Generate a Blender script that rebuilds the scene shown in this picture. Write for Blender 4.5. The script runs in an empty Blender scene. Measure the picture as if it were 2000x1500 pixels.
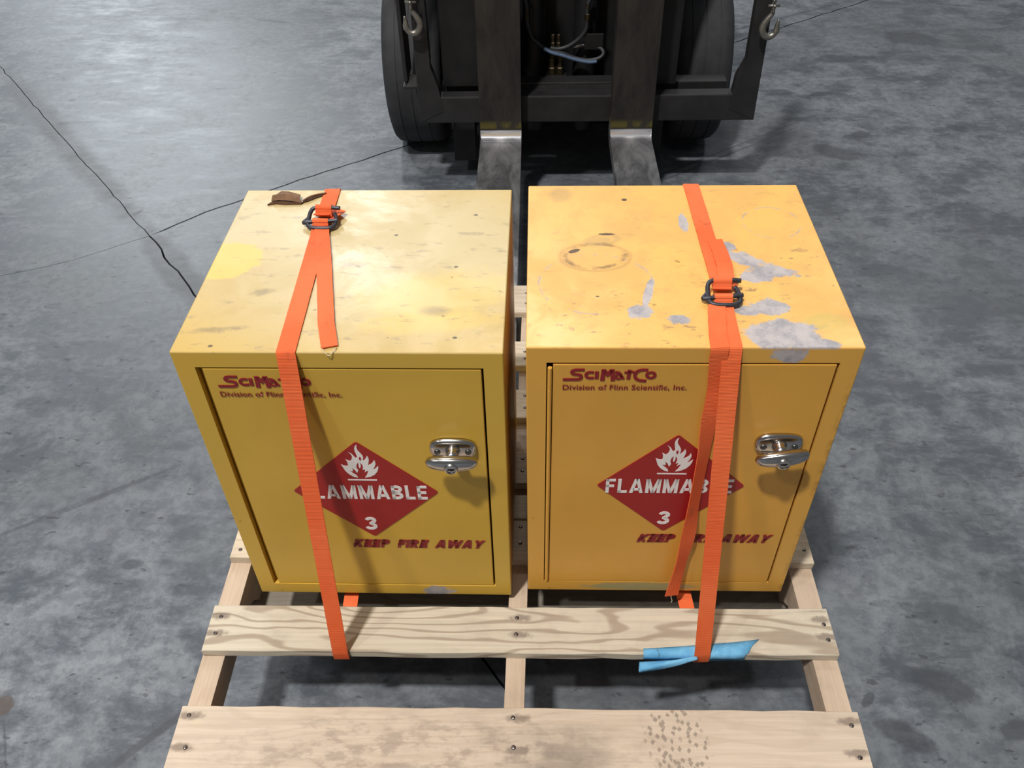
import bpy, bmesh, math, random
from mathutils import Vector, Matrix
from mathutils.geometry import tessellate_polygon
random.seed(7)
S = bpy.context.scene
COL = S.collection

# ------------------------------------------------------------------ camera
cam = bpy.data.objects.new('camera', bpy.data.cameras.new('camera'))
COL.objects.link(cam); S.camera = cam
cam.data.sensor_width = 36.0
cam.data.lens = 36.0 * 1661.75 / 2000.0
cam.data.clip_start = 0.02
rt = Vector((0.9997, 0.0157, -0.0184)).normalized()
fw = Vector((-0.0241, 0.7295, -0.6836)).normalized()
up = rt.cross(fw).normalized(); rt = fw.cross(up).normalized()
M = Matrix((rt, up, -fw)).transposed().to_4x4()
M.translation = Vector((0.01175, -1.05593, 1.48499))
cam.matrix_world = M

# ------------------------------------------------------------------ world, lamps, exposure
W = bpy.data.worlds.new('World'); S.world = W; W.use_nodes = True
W.node_tree.nodes['Background'].inputs[0].default_value = (0.93, 0.97, 1.0, 1)
W.node_tree.nodes['Background'].inputs[1].default_value = 0.14
def lamp(name, loc, power, size, col=(1, .97, .92), target=None):
    l = bpy.data.lights.new(name, 'AREA'); l.shape = 'RECTANGLE'
    l.size = size[0]; l.size_y = size[1]; l.energy = power; l.color = col
    o = bpy.data.objects.new(name, l); COL.objects.link(o); o.location = loc
    if target is not None:
        o.rotation_euler = (Vector(target) - Vector(loc)).to_track_quat('-Z', 'Y').to_euler()
    return o
lamp('added_fill_lamp', (-1.8, -2.75, 8), 650, (.5, .3))
lamp('added_fill_lamp', (-5.2, -3.5, 8), 180, (.5, .3))
lamp('added_fill_lamp', (-3.0, 11.4, 8), 250, (1.0, .8), (.93, .97, 1), target=(-1, 2, 0))
lamp('added_fill_lamp', (0.0, 7.9, 8), 180, (.9, .6))
lamp('added_fill_lamp', (-9.6, 19.0, 8), 760, (2.0, 1.5), (.88, .95, 1), target=(-1, 2, 0))
lamp('added_fill_lamp', (-4.5, 3.2, 8), 80, (.9, .6))
lamp('added_fill_lamp', (4.8, 7.5, 8), 140, (.9, .6), (.93, .97, 1))  # unseen lamp added to lighten the far right floor
S.view_settings.view_transform = 'Standard'
S.view_settings.look = 'None'
S.view_settings.gamma = 1.0
S.view_settings.use_curve_mapping = False
S.view_settings.exposure = 0.1

# ------------------------------------------------------------------ object helpers
def tag(o, label=None, cat=None, group=None, kind=None):
    if label: o['label'] = label
    if cat: o['category'] = cat
    if group: o['group'] = group
    if kind: o['kind'] = kind
    return o
def empty(name, loc=(0, 0, 0), rz=0.0):
    o = bpy.data.objects.new(name, None); COL.objects.link(o)
    o.location = loc; o.rotation_euler = (0, 0, rz); o.empty_display_size = .05
    return o
def link_mesh(name, me, m, parent=None, loc=(0, 0, 0), rot=(0, 0, 0), smooth=False):
    o = bpy.data.objects.new(name, me); COL.objects.link(o)
    if m is not None and not me.materials: me.materials.append(m)
    if parent: o.parent = parent
    o.location = loc; o.rotation_euler = rot
    if smooth:
        for p in me.polygons: p.use_smooth = True
    return o
def from_bm(name, bm, m, parent=None, loc=(0, 0, 0), rot=(0, 0, 0), smooth=False):
    bmesh.ops.recalc_face_normals(bm, faces=bm.faces[:])
    me = bpy.data.meshes.new(name); bm.to_mesh(me); bm.free()
    return link_mesh(name, me, m, parent, loc, rot, smooth)
def add_box(bm, lo, hi, bev=0.0, seg=2):
    vs = []
    for z in (lo[2], hi[2]):
        for y in (lo[1], hi[1]):
            for x in (lo[0], hi[0]): vs.append(bm.verts.new((x, y, z)))
    F = [(0, 2, 3, 1), (4, 5, 7, 6), (0, 1, 5, 4), (2, 6, 7, 3), (0, 4, 6, 2), (1, 3, 7, 5)]
    fs = [bm.faces.new([vs[i] for i in f]) for f in F]
    if bev > 0:
        es = set(e for f in fs for e in f.edges)
        bmesh.ops.bevel(bm, geom=list(es), offset=bev, segments=seg, affect='EDGES', profile=.5)
def box(name, lo, hi, m, parent=None, bev=0.0, loc=(0, 0, 0), rot=(0, 0, 0), seg=2):
    bm = bmesh.new(); add_box(bm, lo, hi, bev, seg)
    return from_bm(name, bm, m, parent, loc, rot)
def add_prism(bm, pts, y0, y1, axis='y', ngon=False):
    """polygon pts in 2D extruded between y0,y1 along axis"""
    def P(a, b, t):
        return {'y': (a, t, b), 'x': (t, a, b), 'z': (a, b, t)}[axis]
    n = len(pts)
    A = [bm.verts.new(P(a, b, y0)) for a, b in pts]
    B = [bm.verts.new(P(a, b, y1)) for a, b in pts]
    if ngon: bm.faces.new(A); bm.faces.new(B[::-1])
    else:
      for t in tessellate_polygon([[Vector((a, b, 0)) for a, b in pts]]):
          bm.faces.new([A[i] for i in t]); bm.faces.new([B[i] for i in reversed(t)])
    for i in range(n):
        j = (i + 1) % n
        bm.faces.new([A[i], A[j], B[j], B[i]])
def catmull(pts, n=6):
    P = [Vector(p) for p in pts]; out = []
    for i in range(len(P) - 1):
        p0 = P[max(i - 1, 0)]; p1 = P[i]; p2 = P[i + 1]; p3 = P[min(i + 2, len(P) - 1)]
        for k in range(n):
            t = k / n
            out.append(.5 * ((2 * p1) + (-p0 + p2) * t + (2 * p0 - 5 * p1 + 4 * p2 - p3) * t * t + (-p0 + 3 * p1 - 3 * p2 + p3) * t ** 3))
    out.append(P[-1]); return out
def add_tube(bm, pts, r, seg=10, closed=False):
    P = [Vector(p) for p in pts]; n = len(P)
    R = r if isinstance(r, (list, tuple)) else [r] * n
    rings = []; prev = None
    for i in range(n):
        a = P[(i - 1) % n] if (closed or i > 0) else P[i]
        b = P[(i + 1) % n] if (closed or i < n - 1) else P[i]
        t = (b - a).normalized()
        if prev is None:
            u = t.orthogonal().normalized()
        else:
            u = (prev - t * prev.dot(t)).normalized()
        prev = u; w = t.cross(u)
        rings.append([bm.verts.new(P[i] + (u * math.cos(q) + w * math.sin(q)) * R[i]) for q in [2 * math.pi * k / seg for k in range(seg)]])
    m = n if closed else n - 1
    for i in range(m):
        A = rings[i]; B = rings[(i + 1) % n]
        off = 0
        if closed and i == n - 1:
            off = min(range(seg), key=lambda o: sum((A[k].co - B[(k + o) % seg].co).length for k in range(0, seg, 2)))
        for k in range(seg):
            bm.faces.new([A[k], A[(k + 1) % seg], B[(k + 1 + off) % seg], B[(k + off) % seg]])
    if not closed:
        bm.faces.new(rings[0]); bm.faces.new(list(reversed(rings[-1])))
def tube(name, pts, r, m, parent=None, seg=10, closed=False, n=0):
    bm = bmesh.new()
    add_tube(bm, catmull(pts, n) if n else pts, r, seg, closed)
    return from_bm(name, bm, m, parent, smooth=True)
def add_lathe(bm, prof, axis='z', seg=32, c=(0, 0, 0)):
    """prof = [(radius, along)]"""
    c = Vector(c); rings = []
    for r, t in prof:
        ring = []
        for k in range(seg):
            a = 2 * math.pi * k / seg; x, y = r * math.cos(a), r * math.sin(a)
            v = {'z': (x, y, t), 'y': (x, t, y), 'x': (t, x, y)}[axis]
            ring.append(bm.verts.new(c + Vector(v)))
        rings.append(ring)
    for A, B in zip(rings, rings[1:]):
        for k in range(seg): bm.faces.new([A[k], A[(k + 1) % seg], B[(k + 1) % seg], B[k]])
    bm.faces.new(rings[0]); bm.faces.new(list(reversed(rings[-1])))
def ribbon_mesh(name, pts, width, m, parent=None, thick=.0015, n=1, wdir=(1, 0, 0), wdirs=None, smooth=True, edge=0.0):
    P = catmull(pts, n) if n > 1 else [Vector(p) for p in pts]
    if wdirs is None: D = [Vector(wdir)] * len(P)
    else: D = catmull(wdirs, n) if n > 1 else [Vector(w) for w in wdirs]
    bm = bmesh.new(); uv = bm.loops.layers.uv.new('UVMap')
    rows = []; L = 0; Ls = []
    for i, p in enumerate(P):
        if i: L += (p - P[i - 1]).length
        Ls.append(L)
        t = (P[min(i + 1, len(P) - 1)] - P[max(i - 1, 0)]).normalized()
        d = D[i] - t * D[i].dot(t); d.normalize(); nn = t.cross(d).normalized()
        w = width / 2 * (1 + random.uniform(-edge, edge))
        rows.append([bm.verts.new(p + d * s * w + nn * q * thick / 2) for s, q in ((-1, -1), (1, -1), (1, 1), (-1, 1))])
    def q(vs, us, ls):
        f = bm.faces.new(vs)
        for lp, u_, l_ in zip(f.loops, us, ls): lp[uv].uv = (u_, l_)
    U = [0, 1, 1, 0]
    for i in range(len(P) - 1):
        A, B = rows[i], rows[i + 1]
        for k in range(4):
            k2 = (k + 1) % 4
            q([A[k], A[k2], B[k2], B[k]], [U[k], U[k2], U[k2], U[k]], [Ls[i], Ls[i], Ls[i + 1], Ls[i + 1]])
    q(rows[0], U, [0] * 4); q(rows[-1][::-1], U, [Ls[-1]] * 4)
    bmesh.ops.recalc_face_normals(bm, faces=bm.faces[:])
    me = bpy.data.meshes.new(name); bm.to_mesh(me); bm.free()
    o = link_mesh(name, me, m, parent)
    if smooth:
        for p in me.polygons: p.use_smooth = True
        try: me.set_sharp_from_angle(angle=math.radians(50))
        except Exception: pass
    return o

# ------------------------------------------------------------------ node helpers
def srgb(r, g, b):
    f = lambda c: (c / 255 / 12.92) if c / 255 <= .04045 else ((c / 255 + .055) / 1.055) ** 2.4
    return (f(r), f(g), f(b), 1)
class NT:
    def __init__(s, name):
        s.m = bpy.data.materials.new(name); s.m.use_nodes = True
        s.t = s.m.node_tree; s.b = s.t.nodes['Principled BSDF']; s._o = None; s._g = None
    def n(s, ty, **k):
        x = s.t.nodes.new(ty)
        for a, v in k.items(): setattr(x, a, v)
        return x
    def L(s, a, b): s.t.links.new(a, b)
    def put(s, sock, v):
        if hasattr(v, 'is_output') or isinstance(v, bpy.types.NodeSocket): s.L(v, sock)
        else: sock.default_value = v
    def obj(s):
        if s._o is None: s._o = s.n('ShaderNodeTexCoord').outputs['Object']
        return s._o
    def pos(s):
        if s._g is None: s._g = s.n('ShaderNodeNewGeometry').outputs['Position']
        return s._g
    def mapping(s, v, loc=(0, 0, 0), rot=(0, 0, 0), sc=(1, 1, 1), ty='POINT'):
        x = s.n('ShaderNodeMapping', vector_type=ty); s.L(v, x.inputs[0])
        x.inputs['Location'].default_value = loc; x.inputs['Rotation'].default_value = rot; x.inputs['Scale'].default_value = sc
        return x.outputs[0]
    def noise(s, v, scale, detail=4, rough=.55, dist=0.0, out=0):
        x = s.n('ShaderNodeTexNoise'); s.L(v, x.inputs['Vector'])
        x.inputs['Scale'].default_value = scale; x.inputs['Detail'].default_value = detail
        x.inputs['Roughness'].default_value = rough; x.inputs['Distortion'].default_value = dist
        return x.outputs[out]
    def voro(s, v, scale, feat='F1', out='Distance'):
        x = s.n('ShaderNodeTexVoronoi', feature=feat); s.L(v, x.inputs['Vector']); x.inputs['Scale'].default_value = scale
        return x.outputs[out]
    def ramp(s, f, a, b, lo=0.0, hi=1.0, smooth=True):
        x = s.n('ShaderNodeMapRange', interpolation_type='SMOOTHSTEP' if smooth else 'LINEAR')
        s.put(x.inputs[0], f)
        for i, v in zip((1, 2, 3, 4), (a, b, lo, hi)): x.inputs[i].default_value = v
        return x.outputs[0]
    def math(s, op, a, b=0.0, clamp=False):
        x = s.n('ShaderNodeMath', operation=op, use_clamp=clamp); s.put(x.inputs[0], a); s.put(x.inputs[1], b)
        return x.outputs[0]
    def vlen(s, v):
        x = s.n('ShaderNodeVectorMath', operation='LENGTH'); s.L(v, x.inputs[0]); return x.outputs['Value']
    def sep(s, v):
        x = s.n('ShaderNodeSeparateXYZ'); s.L(v, x.inputs[0]); return x.outputs
    def mix(s, f, a, b, mode='MIX'):
        x = s.n('ShaderNodeMix', data_type='RGBA', blend_type=mode)
        s.put(x.inputs[0], f); s.put(x.inputs[6], a); s.put(x.inputs[7], b)
        return x.outputs[2]
    def blob(s, v, c, r, rot=0.0, warp=None, amp=.5, soft=.12, ring=None):
        """mask of a warped ellipse centred at c (local coords); ring=w makes an outline of relative width w"""
        r3 = (r[0], r[1], r[2] if len(r) > 2 else 1.0)
        d = s.vlen(s.mapping(v, loc=c, rot=(0, 0, rot), sc=r3, ty='TEXTURE'))
        if warp is not None: d = s.math('ADD', d, s.math('MULTIPLY', s.math('SUBTRACT', warp, .5), amp))
        if ring: d = s.math('ADD', s.math('ABSOLUTE', s.math('SUBTRACT', d, 1.0)), 1.0 - ring)
        return s.ramp(d, 1 - soft, 1 + soft, 1, 0)
    def mx(s, *a):
        o = a[0]
        for x in a[1:]: o = s.math('MAXIMUM', o, x)
        return o
    def bump(s, h, strength=.3, dist=.001):
        x = s.n('ShaderNodeBump'); x.inputs['Strength'].default_value = strength; x.inputs['Distance'].default_value = dist
        s.L(h, x.inputs['Height']); s.L(x.outputs[0], s.b.inputs['Normal'])
    def done(s, col, rough=.5, metal=0.0, spec=None):
        s.put(s.b.inputs['Base Color'], col); s.put(s.b.inputs['Roughness'], rough); s.put(s.b.inputs['Metallic'], metal)
        if spec is not None: s.b.inputs['Specular IOR Level'].default_value = spec
        return s.m
def plain(name, col, rough=.5, metal=0.0, var=.15, scale=40, bump=0.0, spec=None):
    k = NT(name); n = k.noise(k.obj(), scale, 5)
    c = k.mix(k.ramp(n, .3, .7), col, tuple(x * (1 - var) for x in col[:3]) + (1,))
    if bump: k.bump(n, bump, .002)
    return k.done(c, rough, metal, spec)

# ------------------------------------------------------------------ materials
def floor_material():
    k = NT('worn_concrete'); p = k.pos()
    big = k.noise(p, 0.8, 4, .55, .3); mid = k.noise(p, 4.6, 9, .74, .2); fine = k.noise(p, 34, 7, .75)
    st = k.mapping(p, rot=(0, 0, .75), sc=(1.0, 3.2, 1)); streak = k.noise(st, 5.0, 9, .75, .2)
    c = k.mix(k.ramp(mid, .42, .58), srgb(76, 82, 90), srgb(122, 127, 133))
    c = k.mix(k.math('MULTIPLY', k.ramp(streak, .46, .62), .5), c, srgb(140, 145, 151))
    c = k.mix(k.math('MULTIPLY', k.ramp(big, .42, .62), .5), c, srgb(90, 94, 100))
    c = k.mix(k.math('MULTIPLY', k.ramp(k.noise(p, 1.7, 8, .7, .2), .50, .66), .35), c, srgb(94, 98, 96))
    c = k.mix(k.math('MULTIPLY', k.ramp(k.noise(p, 2.6, 8, .7, .2), .54, .68), .30), c, srgb(104, 104, 116))
    c = k.mix(k.math('MULTIPLY', k.ramp(fine, .42, .60), .42), c, srgb(72, 76, 84))
    # darker foot and wheel marks
    spots = k.ramp(k.noise(k.mapping(p, rot=(0, 0, -.3), sc=(1, 2.0, 1)), 8.5, 7, .68, .2), .60, .67)
    specks = k.ramp(k.noise(k.mapping(p, rot=(0, 0, .3), sc=(1, 1.8, 1)), 26, 4, .55), .64, .69)
    c = k.mix(k.math('MULTIPLY', spots, .45), c, srgb(62, 64, 70))
    c = k.mix(k.math('MULTIPLY', specks, .6), c, srgb(48, 49, 53))
    w = k.noise(p, 13, 7, .72)
    B = [((.755, -.28), (.062, .026), -.42), ((.665, -.375), (.05, .022), -.5), ((.87, -.365), (.035, .02), .2),
         ((1.10, 1.72), (.085, .045), -.2), ((1.05, 1.76), (.04, .025), 0), ((1.20, 1.85), (.05, .03), .3), ((1.69, 2.75), (.12, .075), -.3), ((1.30, 2.54), (.09, .04), 0), ((1.42, 2.55), (.05, .02), 0),
         ((.98, 2.22), (.06, .03), 0), ((1.58, 1.90), (.04, .025), -.4), ((1.15, 2.2), (.05, .02), .3), ((-.834, -.024), (.024, .013), .1), ((-1.85, 2.22), (.015, .015), 0),
         ((-1.23, 3.06), (.09, .014), -.3), ((-1.25, 2.31), (.04, .012), 0), ((-1.29, 1.36), (.008, .028), -.5), ((-1.75, 2.02), (.08, .012), .1), ((-1.5, 1.93), (.05, .01), 0),
         ((.62, -.31), (.02, .008), .8)]
    m = None
    for ctr, r, a in B:
        q = k.blob(p, (ctr[0], ctr[1], 0), (r[0], r[1], 50), a, w, 1.7, .25)
        m = q if m is None else k.math('MAXIMUM', m, q)
    c = k.mix(k.math('MULTIPLY', m, .62), c, srgb(50, 53, 60))
    br = k.blob(p, (-.965, -.335, 0), (.022, .022, 50), 0, w, 1.8, .12)
    c = k.mix(k.math('MULTIPLY', br, .75), c, srgb(82, 70, 64))
    # painted glare, painted light falloff to the right, a dirty strip along the joint
    pale = k.blob(p, (-1.35, 2.0, 0), (.45, 1.0, 50), .25, mid, 2.2, .7)
    c = k.mix(k.math('MULTIPLY', pale, .40), c, srgb(150, 156, 162))
    dk = k.ramp(k.sep(p)[0], -.2, 1.6)
    c = k.mix(k.math('MULTIPLY', dk, .26), c, srgb(62, 64, 68))
    jn = k.mx(k.blob(p, (-1.08, 1.06, 0), (.05, .26, 50), .65, w, 1.2, .3), k.blob(p, (-1.75, 1.88, 0), (.05, .8, 50), .69, w, 1.2, .5))
    c = k.mix(k.math('MULTIPLY', jn, .55), c, srgb(70, 70, 72))
    # parallel tyre scuffs
    def line(a, b, wd):
        dx, dy = b[0] - a[0], b[1] - a[1]; L_ = math.hypot(dx, dy)
        return k.blob(p, ((a[0] + b[0]) / 2, (a[1] + b[1]) / 2, 0), (L_ / 2, wd, 50), math.atan2(dy, dx), w, .5, .3)
    ln = k.mx(line((.2, 1.40), (1.06, 2.0), .004), line((.2, 1.36), (1.06, 1.965), .004), line((.72, 2.75), (1.5, 3.2), .012),
              line((-.95, -.36), (-.88, -.50), .0025), line((-.78, -.50), (-.55, -.27), .008), line((-1.15, .05), (-.82, .25), .008))
    c = k.mix(k.math('MULTIPLY', k.math('MULTIPLY', ln, k.ramp(w, .3, .5)), .6), c, srgb(62, 64, 70))
    rgh = k.ramp(k.math('ADD', k.math('MULTIPLY', mid, .5), k.math('MULTIPLY', streak, .5)),   .38, .62, .42, .58)
    k.bump(k.math('ADD', fine, k.math('MULTIPLY', mid, .5)), .16, .003)
    return k.done(c, rgh, 0, .45)
M_floor = floor_material()
M_joint = plain('joint_dirt', srgb(64, 64, 66), .9, scale=60, var=.4)

def wood(name, base, dark, ring=0.5, dirt=.35, rs=1.0, prints=False, stains=()):
    k = NT(name); o = k.obj()
    oi = k.n('ShaderNodeObjectInfo').outputs['Random']
    off = k.n('ShaderNodeCombineXYZ'); k.L(k.math('MULTIPLY', oi, 7.0), off.inputs[0]); k.L(k.math('MULTIPLY', oi, 3.0), off.inputs[1]); k.L(oi, off.inputs[2])
    v = k.n('ShaderNodeVectorMath', operation='ADD'); k.L(o, v.inputs[0]); k.L(off.outputs[0], v.inputs[1]); v = v.outputs[0]
    s1 = k.mapping(v, sc=(2.6 * rs, 11, 11)); f = k.noise(s1, 1.0, 3, .45, .3)
    ph = k.math('ADD', k.math('MULTIPLY', k.sep(v)[1], 260), k.math('MULTIPLY', f, 62))
    rings = k.ramp(k.math('SINE', ph), .35, 1.0)
    fib = k.noise(k.mapping(v, sc=(5, 190, 190)), 1.0, 5, .6)
    c = k.mix(k.ramp(fib, .3, .7), base, tuple(a * .86 for a in base[:3]) + (1,))
    c = k.mix(k.math('MULTIPLY', rings, ring), c, dark)
    g = k.noise(v, 5.5, 7, .7, .3)
    c = k.mix(k.math('MULTIPLY', k.ramp(g, .48, .7), dirt), c, srgb(128, 114, 102))
    yl = k.ramp(k.noise(v, 6.0, 2), .66, .72)
    c = k.mix(k.math('MULTIPLY', yl, .35), c, srgb(228, 214, 130))
    if stains:
        wn = k.noise(o, 90, 5, .7)
        st_ = k.mx(*[k.blob(o, (x_, y_, 0), (.017, .006, 9), 0, wn, 2.2, .5) for x_ in (-.492, .004, .494) for y_ in stains])
        c = k.mix(k.math('MULTIPLY', st_, .7), c, srgb(112, 96, 86))
    if prints:
        w = k.noise(v, 60, 4, .6)
        area = k.mx(k.blob(o, (.24, .03, 0), (.055, .05, 9), .2, w, .4, .1), k.blob(o, (-.14, -.04, 0), (.28, .035, 9), .1, w, .9, .4))
        vv = k.n('ShaderNodeVectorMath', operation='ADD'); k.L(k.mapping(v, rot=(0, 0, .7), sc=(1, .75, 1)), vv.inputs[0]); k.L(k.mapping(k.noise(v, 90, 3, .6, 0, 1), sc=(.006, .006, 0)), vv.inputs[1])
        tv = k.n('ShaderNodeTexVoronoi', distance='CHEBYCHEV'); k.L(vv.outputs[0], tv.inputs['Vector']); tv.inputs['Scale'].default_value = 130
        tread = k.ramp(tv.outputs['Distance'], .27, .34, 1, 0)
        a1 = k.blob(o, (.235, .02, 0), (.045, .06, 9), .3, w, .5, .12)
        c = k.mix(k.math('MULTIPLY', k.math('MULTIPLY', a1, tread), .62), c, srgb(120, 108, 98))
        sm = k.math('MULTIPLY', k.blob(o, (-.12, -.015, 0), (.30, .07, 9), 0, g, 1.0, .5), k.ramp(k.noise(k.mapping(v, rot=(0, 0, .9), sc=(18, 42, 10)), 1, 5, .7), .46, .62))
        c = k.mix(k.math('MULTIPLY', sm, .6), c, srgb(150, 134, 122))
        ds = k.math('MULTIPLY', k.blob(o, (.06, -.02, 0), (.07, .075, 9), 0, g, .9, .4), k.ramp(g, .35, .6))
        c = k.mix(k.math('MULTIPLY', ds, .5), c, srgb(120, 108, 100))
    k.bump(k.math('ADD', fib, k.math('MULTIPLY', rings, .4)), .35, .0012)
    return k.done(c, .78, 0, .25)
WB = srgb(214, 198, 176); WD = srgb(172, 150, 126)
M_wood = wood('pallet_pine', WB, WD, .30, .30)
M_wood_ring = wood('pallet_pine_ringed', srgb(206, 194, 174), srgb(140, 120, 102), .62, .25, .8, False, (.021, -.010))
M_wood_dirty = wood('pallet_pine_trodden', srgb(208, 190, 170), srgb(182, 160, 140), .25, .30, .7, True, (.053, .005))
M_string = wood('pallet_stringer_pine', srgb(200, 178, 156), srgb(172, 146, 124), .25, .25)
M_wood_grey = wood('pallet_pine_grey', srgb(150, 144, 132), srgb(110, 102, 92), .3, .4)
M_nail = plain('nail_steel', srgb(120, 112, 108), .35, .9, .5, 400)
M_nailhole = plain('nail_stain', srgb(96, 76, 62), .9, 0, .4, 300)

def paint(name, base, top, right):
    k = NT(name); o = k.obj(); xyz = k.sep(o)
    istop = k.ramp(xyz[2], .534, .537, smooth=False)
    g = k.noise(o, 9, 8, .68, .5); g2 = k.noise(o, 2.6, 4, .5); w = k.math('ADD', k.math('MULTIPLY', k.noise(o, 42, 3, .5), .5), k.math('MULTIPLY', k.noise(o, 170, 5, .7), .5)); w2 = k.noise(o, 30, 8, .75)
    c = k.mix(k.ramp(g2, .35, .65), base, tuple(a * b for a, b in zip(base[:3], (.93, .97, 1.1))) + (1,))
    c = k.mix(k.math('MULTIPLY', k.ramp(g, .6, .8), .18), c, srgb(120, 96, 50))
    tc = k.mix(k.ramp(g, .36, .62), top, tuple(a * .86 for a in top[:3]) + (1,))
    def T(ctr, r, rot=0, warp=w, amp=2.6, soft=.10, ring=None):
        return k.math('MULTIPLY', istop, k.blob(o, (ctr[0], ctr[1], .538), (r[0], r[1], 9), rot, warp, amp, soft, ring))
    mtl = None
    if not right:
        dust = k.mx(T((.26, .22), (.25, .20), 0, g, .9, .5), T((.07, .30), (.12, .1), 0, g, .9, .5))
        tc = k.mix(k.math('MULTIPLY', dust, .8), tc, srgb(196, 178, 134))
        tc = k.mix(T((.015, .20), (.055, .045), .2, w2, .9, .06), tc, srgb(222, 182, 88))
        tc = k.mix(k.math('MULTIPLY', T((.33, .12), (.10, .05), .2, w2, 1.6, .4), .4), tc, srgb(228, 192, 90))
        tc = k.mix(k.math('MULTIPLY', T((.325, .06), (.09, .02), .1, w2, 1.6, .4), .4), tc, srgb(228, 192, 90))
        dk = k.mx(T((.33, .085), (.018, .01), 0, w2, 1.6, .6), T((.09, .125), (.014, .006), .2, w, 3.5, .6), T((.20, .19), (.02, .008), 0, w, 3.5, .6), T((.05, .045), (.03, .005), .1, w, 3.8, .6))
        tc = k.mix(k.math('MULTIPLY', dk, .5), tc, srgb(120, 104, 80))
        grime = k.math('MULTIPLY', k.math('MULTIPLY', istop, k.ramp(k.noise(k.mapping(o, rot=(0, 0, .3), sc=(1, 2.6, 1)), 24, 8, .72), .56, .66)), .5)
        tc = k.mix(grime, tc, srgb(140, 120, 92))
        dots = k.mx(*[T(p_, (.003, .0022), 0, w, .8, .2) for p_ in ((.37, .32), (.35, .185), (.115, .30), (.36, .03), (.05, .012), (.255, .265))])
        tc = k.mix(k.math('MULTIPLY', dots, .85), tc, srgb(60, 46, 34))
    else:
        tc = k.mix(k.math('MULTIPLY', k.ramp(k.noise(o, 14, 8, .75), .50, .64), .45), tc, srgb(206, 156, 90))
        ol = k.mx(T((.05, .368), (.018, .02), 0, w2, 1.0, .4), T((.11, .24), (.022, .012), .3, w2, .6, .25, .3), T((.105, .235), (.02, .012), .3, w2, .8, .3))
        tc = k.mix(k.math('MULTIPLY', ol, .35), tc, srgb(130, 122, 84))
        rg = k.math('MULTIPLY', T((.096, .200), (.043, .030), .1, w, .45, .08, .10), k.ramp(w2, .40, .58))
        rg2 = T((.096, .197), (.050, .034), 0, w, .25, .12, .03)
        tc = k.mix(k.math('MULTIPLY', k.mx(rg, k.math('MULTIPLY', rg2, .6)), .75), tc, srgb(112, 88, 54))
        pale = k.mx(k.math('MULTIPLY', T((.095, .135), (.078, .068), 0, w, .14, .03, .012), k.ramp(w2, .50, .56)),
                    k.math('MULTIPLY', T((.362, .285), (.042, .042), 0, w, .12, .03, .018), k.ramp(w2, .46, .54)))
        mtl = k.mx(T((.150, .072), (.017, .014), .3), T((.163, .11), (.006, .035), -.25, w, 1.4), T((.197, .055), (.013, .010)), T((.282, .222), (.018, .013), 0, w, 1.2),
                   T((.305, .190), (.034, .015), -.55), T((.338, .163), (.034, .014), -.3), T((.315, .15), (.03, .012), .1),
                   T((.320, .083), (.024, .017)), T((.288, .074), (.018, .010), 0, w, 1.4), T((.325, .025), (.046, .030), .0, w, 1.3), T((.36, .006), (.035, .012), 0, w, .7), T((.232, .285), (.007, .024), 0, w, 1.6),
                   pale)
        scr = k.math('MULTIPLY', k.math('MULTIPLY', istop, k.ramp(k.noise(k.mapping(o, rot=(0, 0, -.2), sc=(1, 2.2, 1)), 30, 8, .74), .565, .63)), .7)
        near = k.mx(T((.33, .16), (.09, .07), 0, g, .6, .4), T((.24, .03), (.08, .04), 0, g, .6, .4), T((.1, .06), (.1, .05), 0, g, .6, .4))
        tc = k.mix(k.math('MULTIPLY', scr, k.math('ADD', k.math('MULTIPLY', near, .75), .25)), tc, srgb(128, 104, 82))
        dots = k.mx(T((.1487, .3509), (.0042, .0038), 0, w, .2, .1), T((.284, .133), (.0036, .0036), 0, w, .2, .1), T((.0676, .212), (.009, .004), .5, w, 1.2), T((.115, .255), (.012, .003), 0, w, 1.4), T((.095, .105), (.003, .002)))
        grn = T((.385, .05), (.03, .02), 0, w2, .8, .3)
        tc = k.mix(k.math('MULTIPLY', grn, .35), tc, srgb(178, 176, 92))
        tc = k.mix(k.math('MULTIPLY', dots, .9), tc, srgb(52, 34, 30))
    c = k.mix(istop, c, tc)
    def Fm(ctr, r, warp=w, amp=2.4, soft=.12):
        q = k.blob(o, (ctr[0], 0, ctr[1]), (r[0], .01, r[1]), 0, warp, amp, soft); return q
    if right:
        chip = k.mx(Fm((.19, .013), (.10, .010), w2, 1.2, .2))
        c = k.mix(k.math('MULTIPLY', chip, .8), c, srgb(150, 150, 112))
        m2 = Fm((.33, .525), (.022, .012))
        mtl = k.mx(mtl, m2)
        edge = k.math('MULTIPLY', k.math('MULTIPLY', k.ramp(xyz[0], .412, .4215), k.ramp(xyz[1], .012, .004)), k.ramp(w2, .45, .6))
        c = k.mix(k.math('MULTIPLY', edge, .45), c, srgb(120, 84, 40))
    else:
        m2 = Fm((.30, .010), (.026, .014)); mtl = m2
    sp = k.math('MULTIPLY', k.ramp(k.noise(o, 45, 2, .5), .735, .76), .5)
    c = k.mix(sp, c, srgb(120, 84, 30))
    c = k.mix(mtl, c, k.mix(k.ramp(w2, .4, .65), srgb(188, 178, 176), srgb(150, 146, 150)))
    rgh = k.ramp(g, .35, .65, .30, .46)
    rgh = k.math('ADD', rgh, k.math('MULTIPLY', mtl, .05))
    x = k.n('ShaderNodeBump'); x.inputs['Strength'].default_value = .12; x.inputs['Distance'].default_value = .001
    k.L(k.math('SUBTRACT', g, mtl), x.inputs['Height']); k.L(x.outputs[0], k.b.inputs['Normal'])
    return k.done(c, rgh, k.math('MULTIPLY', mtl, .15), .5)
M_paintL = paint('lemon_cabinet_paint', srgb(208, 166, 62), srgb(202, 168, 90), False)
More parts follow.
